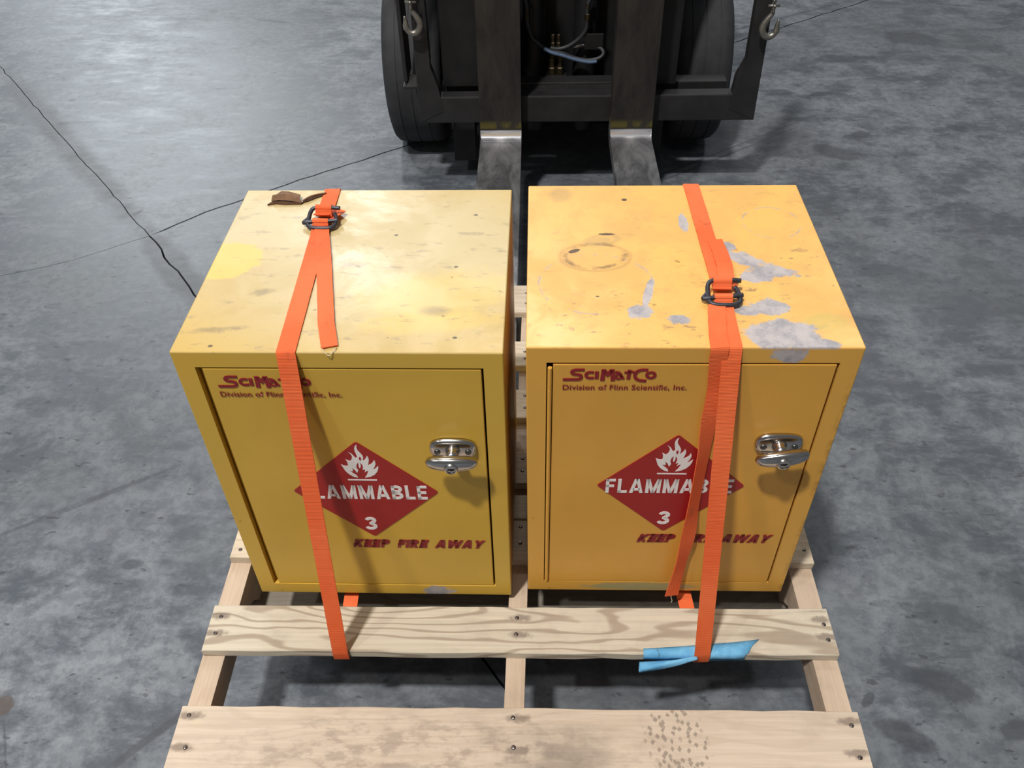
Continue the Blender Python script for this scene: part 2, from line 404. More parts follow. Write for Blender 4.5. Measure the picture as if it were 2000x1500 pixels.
M_paintR = paint('amber_cabinet_paint', srgb(218, 162, 68), srgb(236, 182, 98), True)
M_doorL = plain('lemon_door_paint', srgb(208, 166, 60), .36, 0, .10, 5)
M_doorR = plain('amber_door_paint', srgb(218, 161, 66), .36, 0, .10, 5)
M_gap = plain('door_gap_shade', srgb(46, 30, 12), .9)
M_red = plain('red_print', srgb(158, 24, 26), .42, 0, .06, 30)
M_maroon = plain('dark_red_lettering', srgb(136, 26, 32), .45, 0, .06, 30)
M_white = plain('white_print', srgb(236, 230, 226), .45, 0, .05, 30)
M_chrome = plain('worn_chrome', srgb(196, 192, 190), .17, 1.0, .12, 90)
M_screw = plain('screw_steel', srgb(110, 112, 112), .3, .9, .3, 200)
M_black = plain('keyhole_black', srgb(10, 10, 10), .8)
M_wire = plain('phosphated_wire', srgb(72, 72, 80), .42, .55, .3, 200)
M_steel = plain('fork_steel', srgb(98, 97, 98), .36, .75, .4, 22, .05)
def fork_mat():
    k = NT('worn_fork_steel'); p = k.pos(); z = k.sep(p); v = k.mapping(k.obj(), sc=(6, 2, 2))
    n = k.noise(v, 3, 7, .7, .6)
    sh = k.mix(k.ramp(n, .35, .65), srgb(58, 54, 50), srgb(40, 38, 37))
    bl = k.mix(k.ramp(n, .35, .65), srgb(160, 159, 160), srgb(98, 98, 101))
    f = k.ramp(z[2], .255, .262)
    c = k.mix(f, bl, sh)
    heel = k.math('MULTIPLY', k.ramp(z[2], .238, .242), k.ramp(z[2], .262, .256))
    c = k.mix(heel, c, srgb(240, 240, 246))  # lamp highlight on the curved heel, painted in near-white
    yel = k.math('MULTIPLY', k.math('MULTIPLY', k.ramp(z[2], .262, .268), k.ramp(z[2], .296, .275)), k.ramp(n, .42, .55))
    c = k.mix(k.math('MULTIPLY', yel, .55), c, srgb(122, 112, 48))
    c = k.mix(k.math('MULTIPLY', k.math('MULTIPLY', f, k.ramp(k.noise(k.obj(), 5, 5, .6), .58, .7)), .4), c, srgb(84, 82, 84))
    k.bump(n, .2, .002)
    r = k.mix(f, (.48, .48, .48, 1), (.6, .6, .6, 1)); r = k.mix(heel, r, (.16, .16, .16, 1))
    return k.done(c, r, k.math('SUBTRACT', .75, k.math('MULTIPLY', f, .35)))
M_fork = fork_mat()
M_frame = plain('black_frame_paint', srgb(44, 43, 44), .5, .1, .35, 18, .08)
M_mast = plain('greasy_mast_steel', srgb(36, 36, 38), .5, .3, .4, 14, .06)
M_tire = plain('tire_rubber', srgb(50, 51, 54), .75, 0, .3, 24, .2)
M_hub = plain('hub_paint', srgb(30, 30, 32), .6, .2, .3, 20)
M_hose = plain('hydraulic_hose_rubber', srgb(48, 50, 54), .5, 0, .2, 60)
M_bluehose = plain('blue_hose_rubber', srgb(84, 104, 132), .45, 0, .2, 60)
M_brass = plain('dirty_brass', srgb(74, 66, 48), .4, .7, .4, 80)
M_galv = plain('galvanised_hook_steel', srgb(150, 146, 138), .38, .8, .25, 60)
M_card = plain('torn_brown_cardboard', srgb(132, 98, 72), .85, 0, .3, 120)
M_card_d = plain('cardboard_underside', srgb(90, 58, 36), .9, 0, .3, 120)
M_fluff = plain('pale_thread', srgb(230, 214, 190), .9)

def webbing_mat():
    k = NT('orange_webbing'); uv = k.n('ShaderNodeTexCoord').outputs['UV']; s = k.sep(uv)
    rib = k.math('SINE', k.math('MULTIPLY', s[1], 2 * math.pi / .0022))
    rib = k.math('ADD', k.math('MULTIPLY', rib, .5), .5)
    d = k.noise(k.pos(), 26, 6, .7); d2 = k.noise(k.pos(), 9, 4, .6)
    c = k.mix(k.ramp(d2, .35, .65), srgb(242, 118, 68), srgb(236, 104, 54))
    c = k.mix(k.math('MULTIPLY', rib, .22), c, srgb(188, 64, 30))
    c = k.mix(k.math('MULTIPLY', k.ramp(d, .6, .76), .5), c, srgb(120, 62, 44))
    k.bump(rib, .5, .0006)
    return k.done(c, .72, 0, .3)
M_web = webbing_mat()
def rag_mat():
    k = NT('blue_shop_towel'); n = k.noise(k.pos(), 30, 5, .6)
    c = k.mix(k.ramp(n, .35, .65), srgb(126, 186, 222), srgb(98, 162, 204))
    c = k.mix(k.math('MULTIPLY', k.ramp(k.noise(k.pos(), 42, 4, .6), .64, .70), .6), c, srgb(84, 98, 110))
    k.bump(k.noise(k.pos(), 500, 2), .3, .0008)
    return k.done(c, .9, 0, .1)
M_rag = rag_mat()

# ------------------------------------------------------------------ floor slabs
floor = box('floor', (-16, -8, -.06), (16, 24, -.018), M_joint)
tag(floor, 'grey worn concrete warehouse floor with sawn joints', kind='structure')
def jl(pts, seed, amp):
    """jagged joint line"""
    r = random.Random(seed); out = []
    for a, b in zip(pts, pts[1:]):
        n = max(2, int(math.hypot(b[0] - a[0], b[1] - a[1]) / .045)); n = min(n, 90)
        dx, dy = b[0] - a[0], b[1] - a[1]; L_ = math.hypot(dx, dy)
        for i in range(n):
            t = i / n; o_ = r.uniform(-amp, amp) if (i or len(out)) else 0
            out.append((a[0] + dx * t - dy / L_ * o_, a[1] + dy * t + dx / L_ * o_))
    out.append(pts[-1]); return out
X = (-1.205, 1.222)
J1a = jl([(-8.5, 10.21), (-2.306, 2.562), X], 1, .0035)          # far left -> crossing
J1b = jl([X, (-.9705, .9138), (.0, -.35), (5.87, -8.0)], 2, .005)           # crossing -> near
J2 = jl([X, (-1.066, 1.359), (-.8315, 1.536), (-.436, 1.812), (.6, 2.52), (3.2, 4.3), (16, 13.0)], 3, .0035)
J3 = jl([X, (-1.401, 1.086), (-1.62, 1.0), (-3.4, .1), (-16, -6)], 4, .003)
def shift(line, d):
    out = []
    for i, p in enumerate(line):
        a = line[max(i - 1, 0)]; b = line[min(i + 1, len(line) - 1)]
        dx, dy = b[0] - a[0], b[1] - a[1]; L_ = math.hypot(dx, dy) or 1
        out.append((p[0] - dy / L_ * d, p[1] + dx / L_ * d))
    return out
def slab(pts):
    bm = bmesh.new()
    add_prism(bm, pts, -.02, 0.0, 'z')
    o = from_bm('slab', bm, M_floor, floor)
    return o
g1, g2, g3, g4 = .0016, .0028, .0034, .0010
# north slab: between J1a (right side) and J2 (left side)
slab(list(reversed(shift(J1a, g1)))[0:] + [(-8.5, 24), (16, 24)] + list(reversed(shift(J2, g3)))[:-1])
# east slab: between J2 (right side) and J1b (left side)
slab(shift(J2, -g3)[1:] + [(16, -8)] + list(reversed(shift(J1b, g2)))[:])
# south slab: between J1b right side and J3
slab(shift(J1b, -g2) + [(-16, -8)] + list(reversed(shift(J3, g4))))
# west slab
slab(shift(J3, -g4) + [(-16, 24), (-8.5, 24)] + shift(J1a, -g1)[:])

# ------------------------------------------------------------------ pallet
ZT = .25; TH = .017
pallet = empty('pallet', (-.013, 0, .13))
tag(pallet, 'pale pine shipping pallet lifted on the forks under both yellow cabinets', 'pallet')
PO = Vector((-.013, 0, .13))
def board(name, x0, x1, y0, y1, z0, z1, m, rz=0.0, seed=0, nseg=22, rough=.0011, parent=pallet):
    r = random.Random(seed); bm = bmesh.new(); rows = []
    cx, cy, cz = (x0 + x1) / 2, (y0 + y1) / 2, (z0 + z1) / 2
    hy, hz = (y1 - y0) / 2, (z1 - z0) / 2
    b = .0012
    prof = [(-hy + b, -hz), (-hy, -hz + b), (-hy, hz - b), (-hy + b, hz), (hy - b, hz), (hy, hz - b), (hy, -hz + b), (hy - b, -hz)]
    jy = [0] * 8
    for i in range(nseg + 1):
        x = (x0 - cx) + (x1 - x0) * i / nseg
        a_, b_ = r.uniform(-rough, rough), r.uniform(-rough, rough)
        row = []
        for j, (py, pz) in enumerate(prof):
            e = a_ if j < 4 else b_
            ex = r.uniform(-.0012, .0012) if i in (0, nseg) else 0
            row.append(bm.verts.new((x + ex, py + e, pz + r.uniform(-.0002, .0002))))
        rows.append(row)
    for A, B in zip(rows, rows[1:]):
        for j in range(8):
            bm.faces.new([A[j], A[(j + 1) % 8], B[(j + 1) % 8], B[j]])
    bm.faces.new(rows[0]); bm.faces.new(rows[-1][::-1])
    return from_bm(name, bm, m, parent, Vector((cx, cy, cz)) - PO, (0, 0, rz))
XL, XR = -.521, .496
decks = [(-.592, -.4535, M_wood_dirty, -.002), (-.3625, -.279, M_wood_ring, -.003), (-.186, -.100, M_wood, -.010), (-.096, -.040, M_wood, 0),
         (-.0135, .0686, M_wood, 0), (.160, .246, M_wood, .002), (.320, .403, M_wood, 0), (.507, .612, M_wood, 0)]
for i, (a, b, m, rz) in enumerate(decks):
    board('deck_board', XL + random.uniform(-.003, .003), XR + random.uniform(-.003, .003), a, b, ZT - TH, ZT, m, rz, 10 + i)
def stringer(xc, w, notch, skew=0.0, y0=-.590, y1=.610):
    z0, z1 = .146, ZT - TH
    pts = [(y0, z0)]
    if notch:
        for (na, nb) in ((-.452, -.20), (.22, .46)):
            pts += [(na, z0)] + [(na + .012 + (1 - math.cos(t)) * .02, z0 + math.sin(t) * .036) for t in (math.pi / 4, math.pi / 2)]
            pts += [(nb - .012 - (1 - math.cos(t)) * .02, z0 + math.sin(t) * .036) for t in (math.pi / 2, math.pi / 4)] + [(nb, z0)]
    n = 24
    pts += [(y1, z0), (y1, z1)]
    pts += [(y0, z1)]
    bm = bmesh.new()
    add_prism(bm, [(p[0], p[1] - .19) for p in pts], -w / 2, w / 2, 'x', True)
    r = random.Random(xc)
    for v in bm.verts: v.co.x += r.uniform(-.0008, .0008)
    # local +Y is the long axis: the wood grain material runs along X, so build it turned
    bmesh.ops.rotate(bm, verts=bm.verts[:], cent=(0, 0, 0), matrix=Matrix.Rotation(-math.pi / 2, 3, 'Z'))
    return from_bm('stringer', bm, M_string, pallet, Vector((xc, 0, .19)) - PO, (0, 0, math.pi / 2 + skew))
stringer(-.5045, .036, True)
stringer(-.0085, .031, True, -.022)
stringer(.4745, .040, True)
for a, b in ((-.592, -.465), (-.212, -.115), (-.04, .06), (.13, .23), (.505, .612)):
    board('bottom_board', XL + .002, XR - .002, a, b, .13, .146, M_wood_grey, 0, int(a * 1000) + 3000)
nail_bm = bmesh.new(); add_lathe(nail_bm, [(.0001, .0012), (.0022, .0011), (.0034, .0006), (.0036, -.0008), (.0001, -.0009)], seg=10)
bmesh.ops.recalc_face_normals(nail_bm, faces=nail_bm.faces[:])
nail_me = bpy.data.meshes.new('nail_head'); nail_bm.to_mesh(nail_me); nail_bm.free(); nail_me.materials.append(M_nail)
for p in nail_me.polygons: p.use_smooth = True
nails = [(-.4994, -.5169), (-.5085, -.468), (-.0187, -.4686), (-.0173, -.5133), (.4809, -.4768), (.4803, -.5242), (-.0145, -.2997), (-.0158, -.3296), (-.5046, -.299), (-.5058, -.3292),
         (.4822, -.3096), (.4826, -.3372), (.4842, -.1631), (-.0107, -.1501), (-.0101, -.1141), (-.0075, .0498), (-.0083, .0184), (-.0044, .2259), (-.0042, .1909), (-.0053, .3663), (-.0052, .3441),
         (.478, -.12), (-.506, -.12), (-.506, -.165), (-.002, .58), (-.002, .54), (-.505, .38), (-.505, .34)]
for x, y in nails:
    o = link_mesh('nail_head', nail_me, None, pallet, Vector((x, y, ZT)) - PO)
    o.rotation_euler = (random.uniform(-.15, .15), random.uniform(-.15, .15), 0)

# ------------------------------------------------------------------ cabinets
CW, CD, CH = .4227, .3949, .538
def text_mesh(txt, x0, x1, z0, z1, m, parent, y, shear=0.0, bold=.0, name='lettering', space=1.0):
    cu = bpy.data.curves.new(name, 'FONT'); cu.body = txt; cu.size = 1.0; cu.offset = bold; cu.extrude = 0.0
    cu.space_character = space; cu.resolution_u = 4
    ob = bpy.data.objects.new(name, cu); COL.objects.link(ob)
    dg = bpy.context.evaluated_depsgraph_get(); dg.update()
    me = bpy.data.meshes.new_from_object(ob.evaluated_get(dg)); bpy.data.objects.remove(ob)
    for v in me.vertices: v.co.x += v.co.y * shear
    xs = [v.co.x for v in me.vertices]; ys = [v.co.y for v in me.vertices]
    ax, bx, ay, by = min(xs), max(xs), min(ys), max(ys)
    for v in me.vertices:
        v.co = Vector((x0 + (v.co.x - ax) / (bx - ax) * (x1 - x0), y, z0 + (v.co.y - ay) / (by - ay) * (z1 - z0)))
    me.materials.clear(); me.name = name
    return link_mesh(name, me, m, parent)
def flat_poly(bm, pts, y0, y1):
    add_prism(bm, pts, y0, y1, 'y')
def stroke(bm, pts, w, y0, y1):
    """thick 2-D line as one outline polygon, mitred"""
    n = len(pts); Lf, Rt = [], []
    for i, p in enumerate(pts):
        a = pts[max(i - 1, 0)]; b = pts[min(i + 1, n - 1)]
        d1 = Vector((p[0] - a[0], p[1] - a[1])); d2 = Vector((b[0] - p[0], b[1] - p[1]))
        d1 = d1.normalized() if d1.length > 0 else d2.normalized(); d2 = d2.normalized() if d2.length > 0 else d1
        n1 = Vector((-d1.y, d1.x)); n2 = Vector((-d2.y, d2.x)); mm = (n1 + n2).normalized()
        s = w / 2 / max(.55, mm.dot(n1))
        Lf.append((p[0] + mm.x * s, p[1] + mm.y * s)); Rt.append((p[0] - mm.x * s, p[1] - mm.y * s))
    for i in range(n - 1):
        flat_poly(bm, [Lf[i], Lf[i + 1], Rt[i + 1], Rt[i]], y0, y1)
def ring(bm, c, ri, ro, y0, y1, n=24, sx=1.0):
    for k in range(n):
        a, b = 2 * math.pi * k / n, 2 * math.pi * (k + 1) / n
        flat_poly(bm, [(c[0] + ro * sx * math.cos(a), c[1] + ro * math.sin(a)), (c[0] + ro * sx * math.cos(b), c[1] + ro * math.sin(b)),
                       (c[0] + ri * sx * math.cos(b), c[1] + ri * math.sin(b)), (c[0] + ri * sx * math.cos(a), c[1] + ri * math.sin(a))], y0, y1)
FL = [(0.2070,0.2992),(0.2006,0.3014),(0.1947,0.3069),(0.1905,0.3136),(0.1886,0.3202),(0.1862,0.3283),(0.1894,0.3257),(0.1930,0.3247),(0.1959,0.3247),(0.1963,0.3291),(0.1959,0.3345),(0.1944,0.3389),(0.1977,0.3367),(0.2004,0.3352),(0.2032,0.3390),(0.2046,0.3454),(0.2030,0.3504),(0.2003,0.3539),(0.2048,0.3504),(0.2077,0.3448),(0.2094,0.3418),(0.2119,0.3440),(0.2110,0.3498),(0.2098,0.3572),(0.2102,0.3625),(0.2120,0.3668),(0.2143,0.3689),(0.2133,0.3636),(0.2140,0.3584),(0.2168,0.3531),(0.2194,0.3478),(0.2201,0.3424),(0.2186,0.3376),(0.2199,0.3366),(0.2221,0.3392),(0.2245,0.3429),(0.2253,0.3468),(0.2271,0.3436),(0.2275,0.3382),(0.2262,0.3316),(0.2247,0.3262),(0.2296,0.3295),(0.2330,0.3335),(0.2344,0.3383),(0.2360,0.3339),(0.2357,0.3285),(0.2336,0.3230),(0.2309,0.3174),(0.2346,0.3197),(0.2390,0.3252),(0.2386,0.3197),(0.2363,0.3130),(0.2317,0.3063),(0.2252,0.3017),(0.2167,0.2993),(0.2206,0.3061),(0.2237,0.3151),(0.2201,0.3135),(0.2178,0.3106),(0.2197,0.3179),(0.2156,0.3165),(0.2170,0.3223),(0.2166,0.3276),(0.2135,0.3326),(0.2143,0.3282),(0.2138,0.3227),(0.2121,0.3198),(0.2111,0.3222),(0.2113,0.3275),(0.2115,0.3328),(0.2084,0.3275),(0.2075,0.3215),(0.2093,0.3156),(0.2070,0.3098),(0.2042,0.3164),(0.2011,0.3203),(0.2016,0.3133),(0.1965,0.3141),(0.2010,0.3092),(0.2055,0.3043)]
HOLE = [(0.2145,0.3441),(0.2163,0.3441),(0.2169,0.3402),(0.2155,0.3363),(0.2140,0.3380),(0.2137,0.3413)]
def arc(c, r, a0, a1, n=10, sx=1.0):
    return [(c[0] + r * sx * math.cos(math.radians(a0 + (a1 - a0) * i / n)), c[1] + r * math.sin(math.radians(a0 + (a1 - a0) * i / n))) for i in range(n + 1)]

def block_text(txt, x0, x1, z0, z1, m, parent, y, shear, t, name, wide=1.0):
    """bold sans capitals built from straight and curved bars; glyph height 1, bar thickness t"""
    h = t / 2; G = {}
    def E(w): return w, [[(h, 0), (h, 1)], [(0, 1 - h), (w, 1 - h)], [(0, .5), (w * .92, .5)], [(0, h), (w, h)]]
    def bowl(w, zc, r, xr): return [(0, zc + r), (xr, zc + r)] + arc((xr, zc), r, 90, -90, 8, (w - h - xr) / r) + [(0, zc - r)]
    G['E'] = E(.52); G['F'] = (.50, [[(h, 0), (h, 1)], [(0, 1 - h), (.50, 1 - h)], [(0, .5), (.44, .5)]])
    G['L'] = (.50, [[(h, 0), (h, 1)], [(0, h), (.50, h)]])
    G['I'] = (t, [[(h, 0), (h, 1)]])
    G['A'] = (.70, [[(h * .9, 0), (.35 - h * .35, 1)], [(.70 - h * .9, 0), (.35 + h * .35, 1)], [(.17, .26), (.53, .26)]])
    G['M'] = (.78, [[(h, 0), (h, 1)], [(.78 - h, 0), (.78 - h, 1)], [(h * 1.2, 1), (.39, .02)], [(.78 - h * 1.2, 1), (.39, .02)]])
    G['B'] = (.60, [[(h, 0), (h, 1)], bowl(.58, .745, .255 - h, .28), bowl(.60, .26, .26 - h, .28), [(0, .5), (.3, .5)]])
    G['P'] = (.58, [[(h, 0), (h, 1)], bowl(.58, .70, .30 - h, .26)])
    G['R'] = (.62, [[(h, 0), (h, 1)], bowl(.58, .72, .28 - h, .26), [(.26, .45), (.62 - h, 0)]])
    G['K'] = (.66, [[(h, 0), (h, 1)], [(h, .38), (.60 - h * .4, 1)], [(.22, .60), (.64 - h, 0)]])
    G['W'] = (.98, [[(h * .8, 1), (.26, 0)], [(.26, 0), (.49, 1)], [(.49, 1), (.72, 0)], [(.72, 0), (.98 - h * .8, 1)]])
    G['Y'] = (.68, [[(h * .9, 1), (.34, .42)], [(.68 - h * .9, 1), (.34, .42)], [(.34, .5), (.34, 0)]])
    G['3'] = (.58, [arc((.28, .735), .265 - h, 165, -80, 10, 1.25), arc((.28, .275), .275 - h, 80, -165, 10, 1.3), [(.20, .505), (.34, .505)]])
    bm = bmesh.new(); pen = 0; allq = []
    for ch in txt:
        if ch == ' ': pen += .50 * wide; continue
        w, ss = G[ch]
        if ch == 'I': ww = 1.0
        else: ww = wide
        for st in ss: allq.append([(pen + a * ww, b) for a, b in st])
        pen += w * ww + (.13 if wide == 1 else .06)
    pen -= (.13 if wide == 1 else .06)
    sc_ = (z1 - z0); sx = (x1 - x0) / (pen + shear)
    for st in allq:
        stroke_unit(bm, st, t, lambda a, b: (x0 + (a + b * shear) * sx, z0 + b * sc_), y, y + .0009, y)
    return from_bm(name, bm, m, parent)
def clip01(q):
    """clip polygon to 0<=v<=1 so letter tops and feet are cut square"""
    for lim, sg in ((0.0, 1), (1.0, -1)):
        out = []
        for i in range(len(q)):
            a, b = q[i], q[(i + 1) % len(q)]
            ia, ib = (a[1] - lim) * sg >= -1e-9, (b[1] - lim) * sg >= -1e-9
            if ia: out.append(a)
            if ia != ib:
                tt = (lim - a[1]) / (b[1] - a[1]); out.append((a[0] + (b[0] - a[0]) * tt, lim))
        q = out
        if len(q) < 3: return []
    return q
def stroke_unit(bm, pts, t, fmap, y0, y1, y):
    n = len(pts); e = t * .5 if n == 2 and abs(pts[0][0] - pts[1][0]) > .02 and abs(pts[0][1] - pts[1][1]) > .02 else 0
    P = [Vector(p) for p in pts]
    if e:
        d = (P[1] - P[0]).normalized(); P = [P[0] - d * e, P[1] + d * e]
    Lf, Rt = [], []
    for i, p in enumerate(P):
        a = P[max(i - 1, 0)]; b = P[min(i + 1, n - 1)]
        d1 = (p - a).normalized() if (p - a).length > 1e-6 else (b - p).normalized()
        d2 = (b - p).normalized() if (b - p).length > 1e-6 else d1
        n1 = Vector((-d1.y, d1.x)); n2 = Vector((-d2.y, d2.x)); mm = (n1 + n2).normalized()
        s_ = t / 2 / max(.6, mm.dot(n1)); Lf.append(p + mm * s_); Rt.append(p - mm * s_)
    for i in range(n - 1):
        q = clip01([tuple(Lf[i]), tuple(Lf[i + 1]), tuple(Rt[i + 1]), tuple(Rt[i])])
        cl = []
        for v in q:
            if not cl or math.hypot(v[0] - cl[-1][0], v[1] - cl[-1][1]) > 1e-5: cl.append(v)
        if len(cl) > 2: flat_poly(bm, [fmap(*v) for v in cl], y0, y1)
def cabinet(loc, rz, mp, md, right, label):
    root = empty('safety_cabinet', loc, rz); tag(root, label, 'cabinet')
    # body: a shell with a front opening
    bm = bmesh.new(); T = .0255
    ox0, ox1, oz0, oz1 = .0262, .3968, .0262, .5125     # door opening
    add_box(bm, (0, .012, 0), (CW, CD, CH), 0)
    # front frame made of a ring of quads with depth
    o_ = [(0, 0), (CW, 0), (CW, CH), (0, CH)]; i_ = [(ox0, oz0), (ox1, oz0), (ox1, oz1), (ox0, oz1)]
    bm.free(); bm = bmesh.new()
    A = [bm.verts.new((x, 0, z)) for x, z in o_]; B = [bm.verts.new((x, 0, z)) for x, z in i_]
    C = [bm.verts.new((x, .020, z)) for x, z in i_]; D = [bm.verts.new((x, CD, z)) for x, z in o_]
    outer = []
    for k in range(4):
        j = (k + 1) % 4
        bm.faces.new([A[k], A[j], B[j], B[k]]); bm.faces.new([B[k], B[j], C[j], C[k]]); bm.faces.new([A[j], A[k], D[k], D[j]])
    bm.faces.new(C); bm.faces.new(D[::-1])
    es = [e for e in bm.edges if all(v in A or v in D for v in e.verts)]
    bmesh.ops.bevel(bm, geom=es, offset=.0018, segments=3, affect='EDGES', profile=.5)
    body = from_bm('cabinet_body', bm, mp, root)
    # dark sheet painted to stand for shade in the door gap
    box('gap_shade_sheet', (ox0 + .0002, .0155, oz0 + .0002), (ox1 - .0002, .0198, oz1 - .0002), M_gap, root)
    gl = .0085   # hinge-side gap
    door = box('door', (ox0 + gl, .0006 if not right else -.0002, oz0 + .0013), (ox1 - .0030, .0150, oz1 - .0030), md, root, .0012)
    # hinge pin running down the left gap
    bm = bmesh.new(); n = 12; h = (oz1 - oz0 - .012) / n
    for k in range(n):
        add_lathe(bm, [(.0027, oz0 + .004 + k * h), (.0030, oz0 + .0045 + k * h), (.0030, oz0 + .0035 + (k + 1) * h), (.0027, oz0 + .004 + (k + 1) * h)], seg=12, c=(ox0 + .0045, -.0002 if right else .0115, 0))
    from_bm('hinge', bm, md, root, smooth=False)
    ux, uz = (-.0045, .0060) if right else (0, 0)
    yp = -.0004 if not right else -.0012
    f = lambda pts: [(x + ux, z + uz) for x, z in pts]
    # placard with rounded corners
    cx, cz, R_ = .2135, .2675, .1075; c_ = []
    for ang in (0, 90, 180, 270):
        tip = (cx + R_ * math.cos(math.radians(ang)), cz + R_ * math.sin(math.radians(ang))); rr = .004
        cc = (tip[0] - rr * 1.414 * math.cos(math.radians(ang)), tip[1] - rr * 1.414 * math.sin(math.radians(ang)))
        c_ += arc(cc, rr, ang - 45, ang + 45, 6)
    bm = bmesh.new(); flat_poly(bm, f(c_), yp, yp + .001)
    from_bm('hazard_placard', bm, M_red, door)
    bm = bmesh.new(); flat_poly(bm, f(FL), yp - .0004, yp + .0005)
    stroke(bm, f([(.1913, .2945), (.2335, .2942)]), .0024, yp - .0004, yp + .0005)
    from_bm('flame_symbol', bm, M_white, door)
    bm = bmesh.new(); flat_poly(bm, f(HOLE), yp - .0007, yp)
    from_bm('flame_counter', bm, M_red, door)
    block_text('FLAMMABLE', .1195 + ux, .3040 + ux, .2512 + uz, .2822 + uz, M_white, door, yp - .0004, 0, .175, 'placard_word')
    block_text('3', .2025 + ux, .2205 + ux, .1770 + uz, .2078 + uz, M_white, door, yp - .0004, .04, .19, 'class_number')
    block_text('KEEP FIRE AWAY', .1745 + ux, .3850 + ux, .1310 + uz, .1508 + uz, M_maroon, door, yp, .30, .27, 'warning_line', 1.25)
    text_mesh('Division of Flinn Scientific, Inc.', .0476 + (0 if right else .0), .2090, (.4645 if right else .4590), (.4752 if right else .4700), M_maroon, door, yp, 0, .016, 'small_lettering', 1.05)
    # hand-drawn logo
    dz = 0 if right else -.0050; dx = 0.0 if right else .0012; sxl = 1.0 if right else 1.025
    g = lambda pts: [((x - .0482) * sxl + .0482 + dx, z + dz) for x, z in pts]
    bm = bmesh.new(); y0, y1 = yp, yp + .0008
    stroke(bm, g([(.0750, .5010), (.0640, .5010), (.0605, .5000), (.0588, .4978), (.0590, .4954), (.0608, .4937), (.0640, .4931), (.0684, .4926), (.0706, .4912), (.0714, .4890), (.0708, .4864), (.0690, .4848), (.0660, .4842), (.0475, .4841)]), .0041, y0, y1)
    stroke(bm, g([(.0872, .4966), (.0825, .4969)] + arc((.0820, .4919), .0050, 100, 260, 8) + [(.0825, .4869), (.0875, .4872)]), .0038, y0, y1)
    stroke(bm, g([(.0910, .4985), (.0910, .4855)]), .0048, y0, y1)
    stroke(bm, g([(.0985, .4822), (.0996, .5020)]), .0056, y0, y1)
    stroke(bm, g([(.0996, .5008), (.1050, .4930), (.1104, .5010)]), .0052, y0, y1)
    stroke(bm, g([(.1104, .5020), (.1122, .4820)]), .0056, y0, y1)
    ring(bm, g([(.1190, .4892)])[0], .0021, .0052, y0, y1, 20)
    stroke(bm, g([(.1146, .4972), (.1185, .4966), (.1212, .4940), (.1256, .4850)]), .0038, y0, y1)
    stroke(bm, g([(.1326, .5012), (.1318, .4850)]), .0046, y0, y1)
    stroke(bm, g([(.1262, .4964), (.1386, .4980)]), .0032, y0, y1)
    stroke(bm, g([(.1560, .5008), (.1510, .5012)] + arc((.1490, .4918), .0092, 98, 262, 10) + [(.1510, .4822), (.1552, .4818)]), .0042, y0, y1)
    ring(bm, g([(.1604, .4920)])[0], .0030, .0066, y0, y1, 24, 1.1)
    from_bm('logo', bm, M_maroon, door)
    # handle: plate, two screws, shaft, T grip, lock
    hx, hz = (.3485, .3645)
    if right: hx, hz = .3475, .3655
    bm = bmesh.new()
    out = []
    for k in range(40):
        a = 2 * math.pi * k / 40; ca, sa = math.cos(a), math.sin(a)
        e = 2 / 3.0
        out.append((abs(ca) ** e * (1 if ca > 0 else -1) * .0325, abs(sa) ** e * (1 if sa > 0 else -1) * .0195 * (1 if sa > 0 else .95)))
    lev = [(1.0, 0), (1.0, -.003), (.95, -.0055), (.84, -.0068), (.4, -.0072)]
    rings = [[bm.verts.new((hx + x * s, yy, hz + z * s)) for x, z in out] for s, yy in lev]
    for A_, B_ in zip(rings, rings[1:]):
        for k in range(40): bm.faces.new([A_[k], A_[(k + 1) % 40], B_[(k + 1) % 40], B_[k]])
    bm.faces.new(rings[0]); bm.faces.new(rings[-1][::-1])
    from_bm('handle_plate', bm, M_chrome, door, smooth=True)
    for s in (-1, 1):
        bm = bmesh.new()
        add_lathe(bm, [(.0046, 0), (.0046, -.0012), (.0034, -.0022), (.0012, -.0010), (.0002, -.0010)], 'y', 16, (hx + s * .0215, -.0068, hz - .002))
        from_bm('screw', bm, M_screw, door, smooth=True)
    bm = bmesh.new(); add_lathe(bm, [(.0115, -.006), (.0100, -.009), (.0086, -.014), (.0088, -.024)], 'y', 24, (hx, 0, hz))
    from_bm('handle_shaft', bm, M_chrome, door, smooth=True)
    tilt = math.radians(11) if right else 0
    bm = bmesh.new(); secs = []
    N_ = 22
    for i in range(N_ + 1):
        u = -1 + 2 * i / N_; xx = u * .0365
        hgt = .0118 * (1 - .42 * abs(u) ** 2.0) * math.sqrt(max(0.0, 1 - abs(u) ** 9)) + .0005
        dep = .0075 * (1 - .25 * abs(u) ** 2) * math.sqrt(max(0.0, 1 - abs(u) ** 9)) + .0005
        bend = .003 * abs(u) ** 2
        sec = []
        for k in range(20):
            a = 2 * math.pi * k / 20; ca, sa = math.cos(a), math.sin(a)
            e = .72
            sec.append(bm.verts.new((xx, -.030 + bend + abs(ca) ** e * (1 if ca > 0 else -1) * dep, abs(sa) ** e * (1 if sa > 0 else -1) * hgt)))
        secs.append(sec)
    for A_, B_ in zip(secs, secs[1:]):
        for k in range(20): bm.faces.new([A_[k], A_[(k + 1) % 20], B_[(k + 1) % 20], B_[k]])
    bm.faces.new(secs[0]); bm.faces.new(secs[-1][::-1])
    bmesh.ops.rotate(bm, verts=bm.verts[:], cent=(0, 0, 0), matrix=Matrix.Rotation(-tilt, 3, 'Y'))
    bmesh.ops.translate(bm, verts=bm.verts[:], vec=(hx, 0, hz))
    from_bm('handle_grip', bm, M_chrome, door, smooth=True)
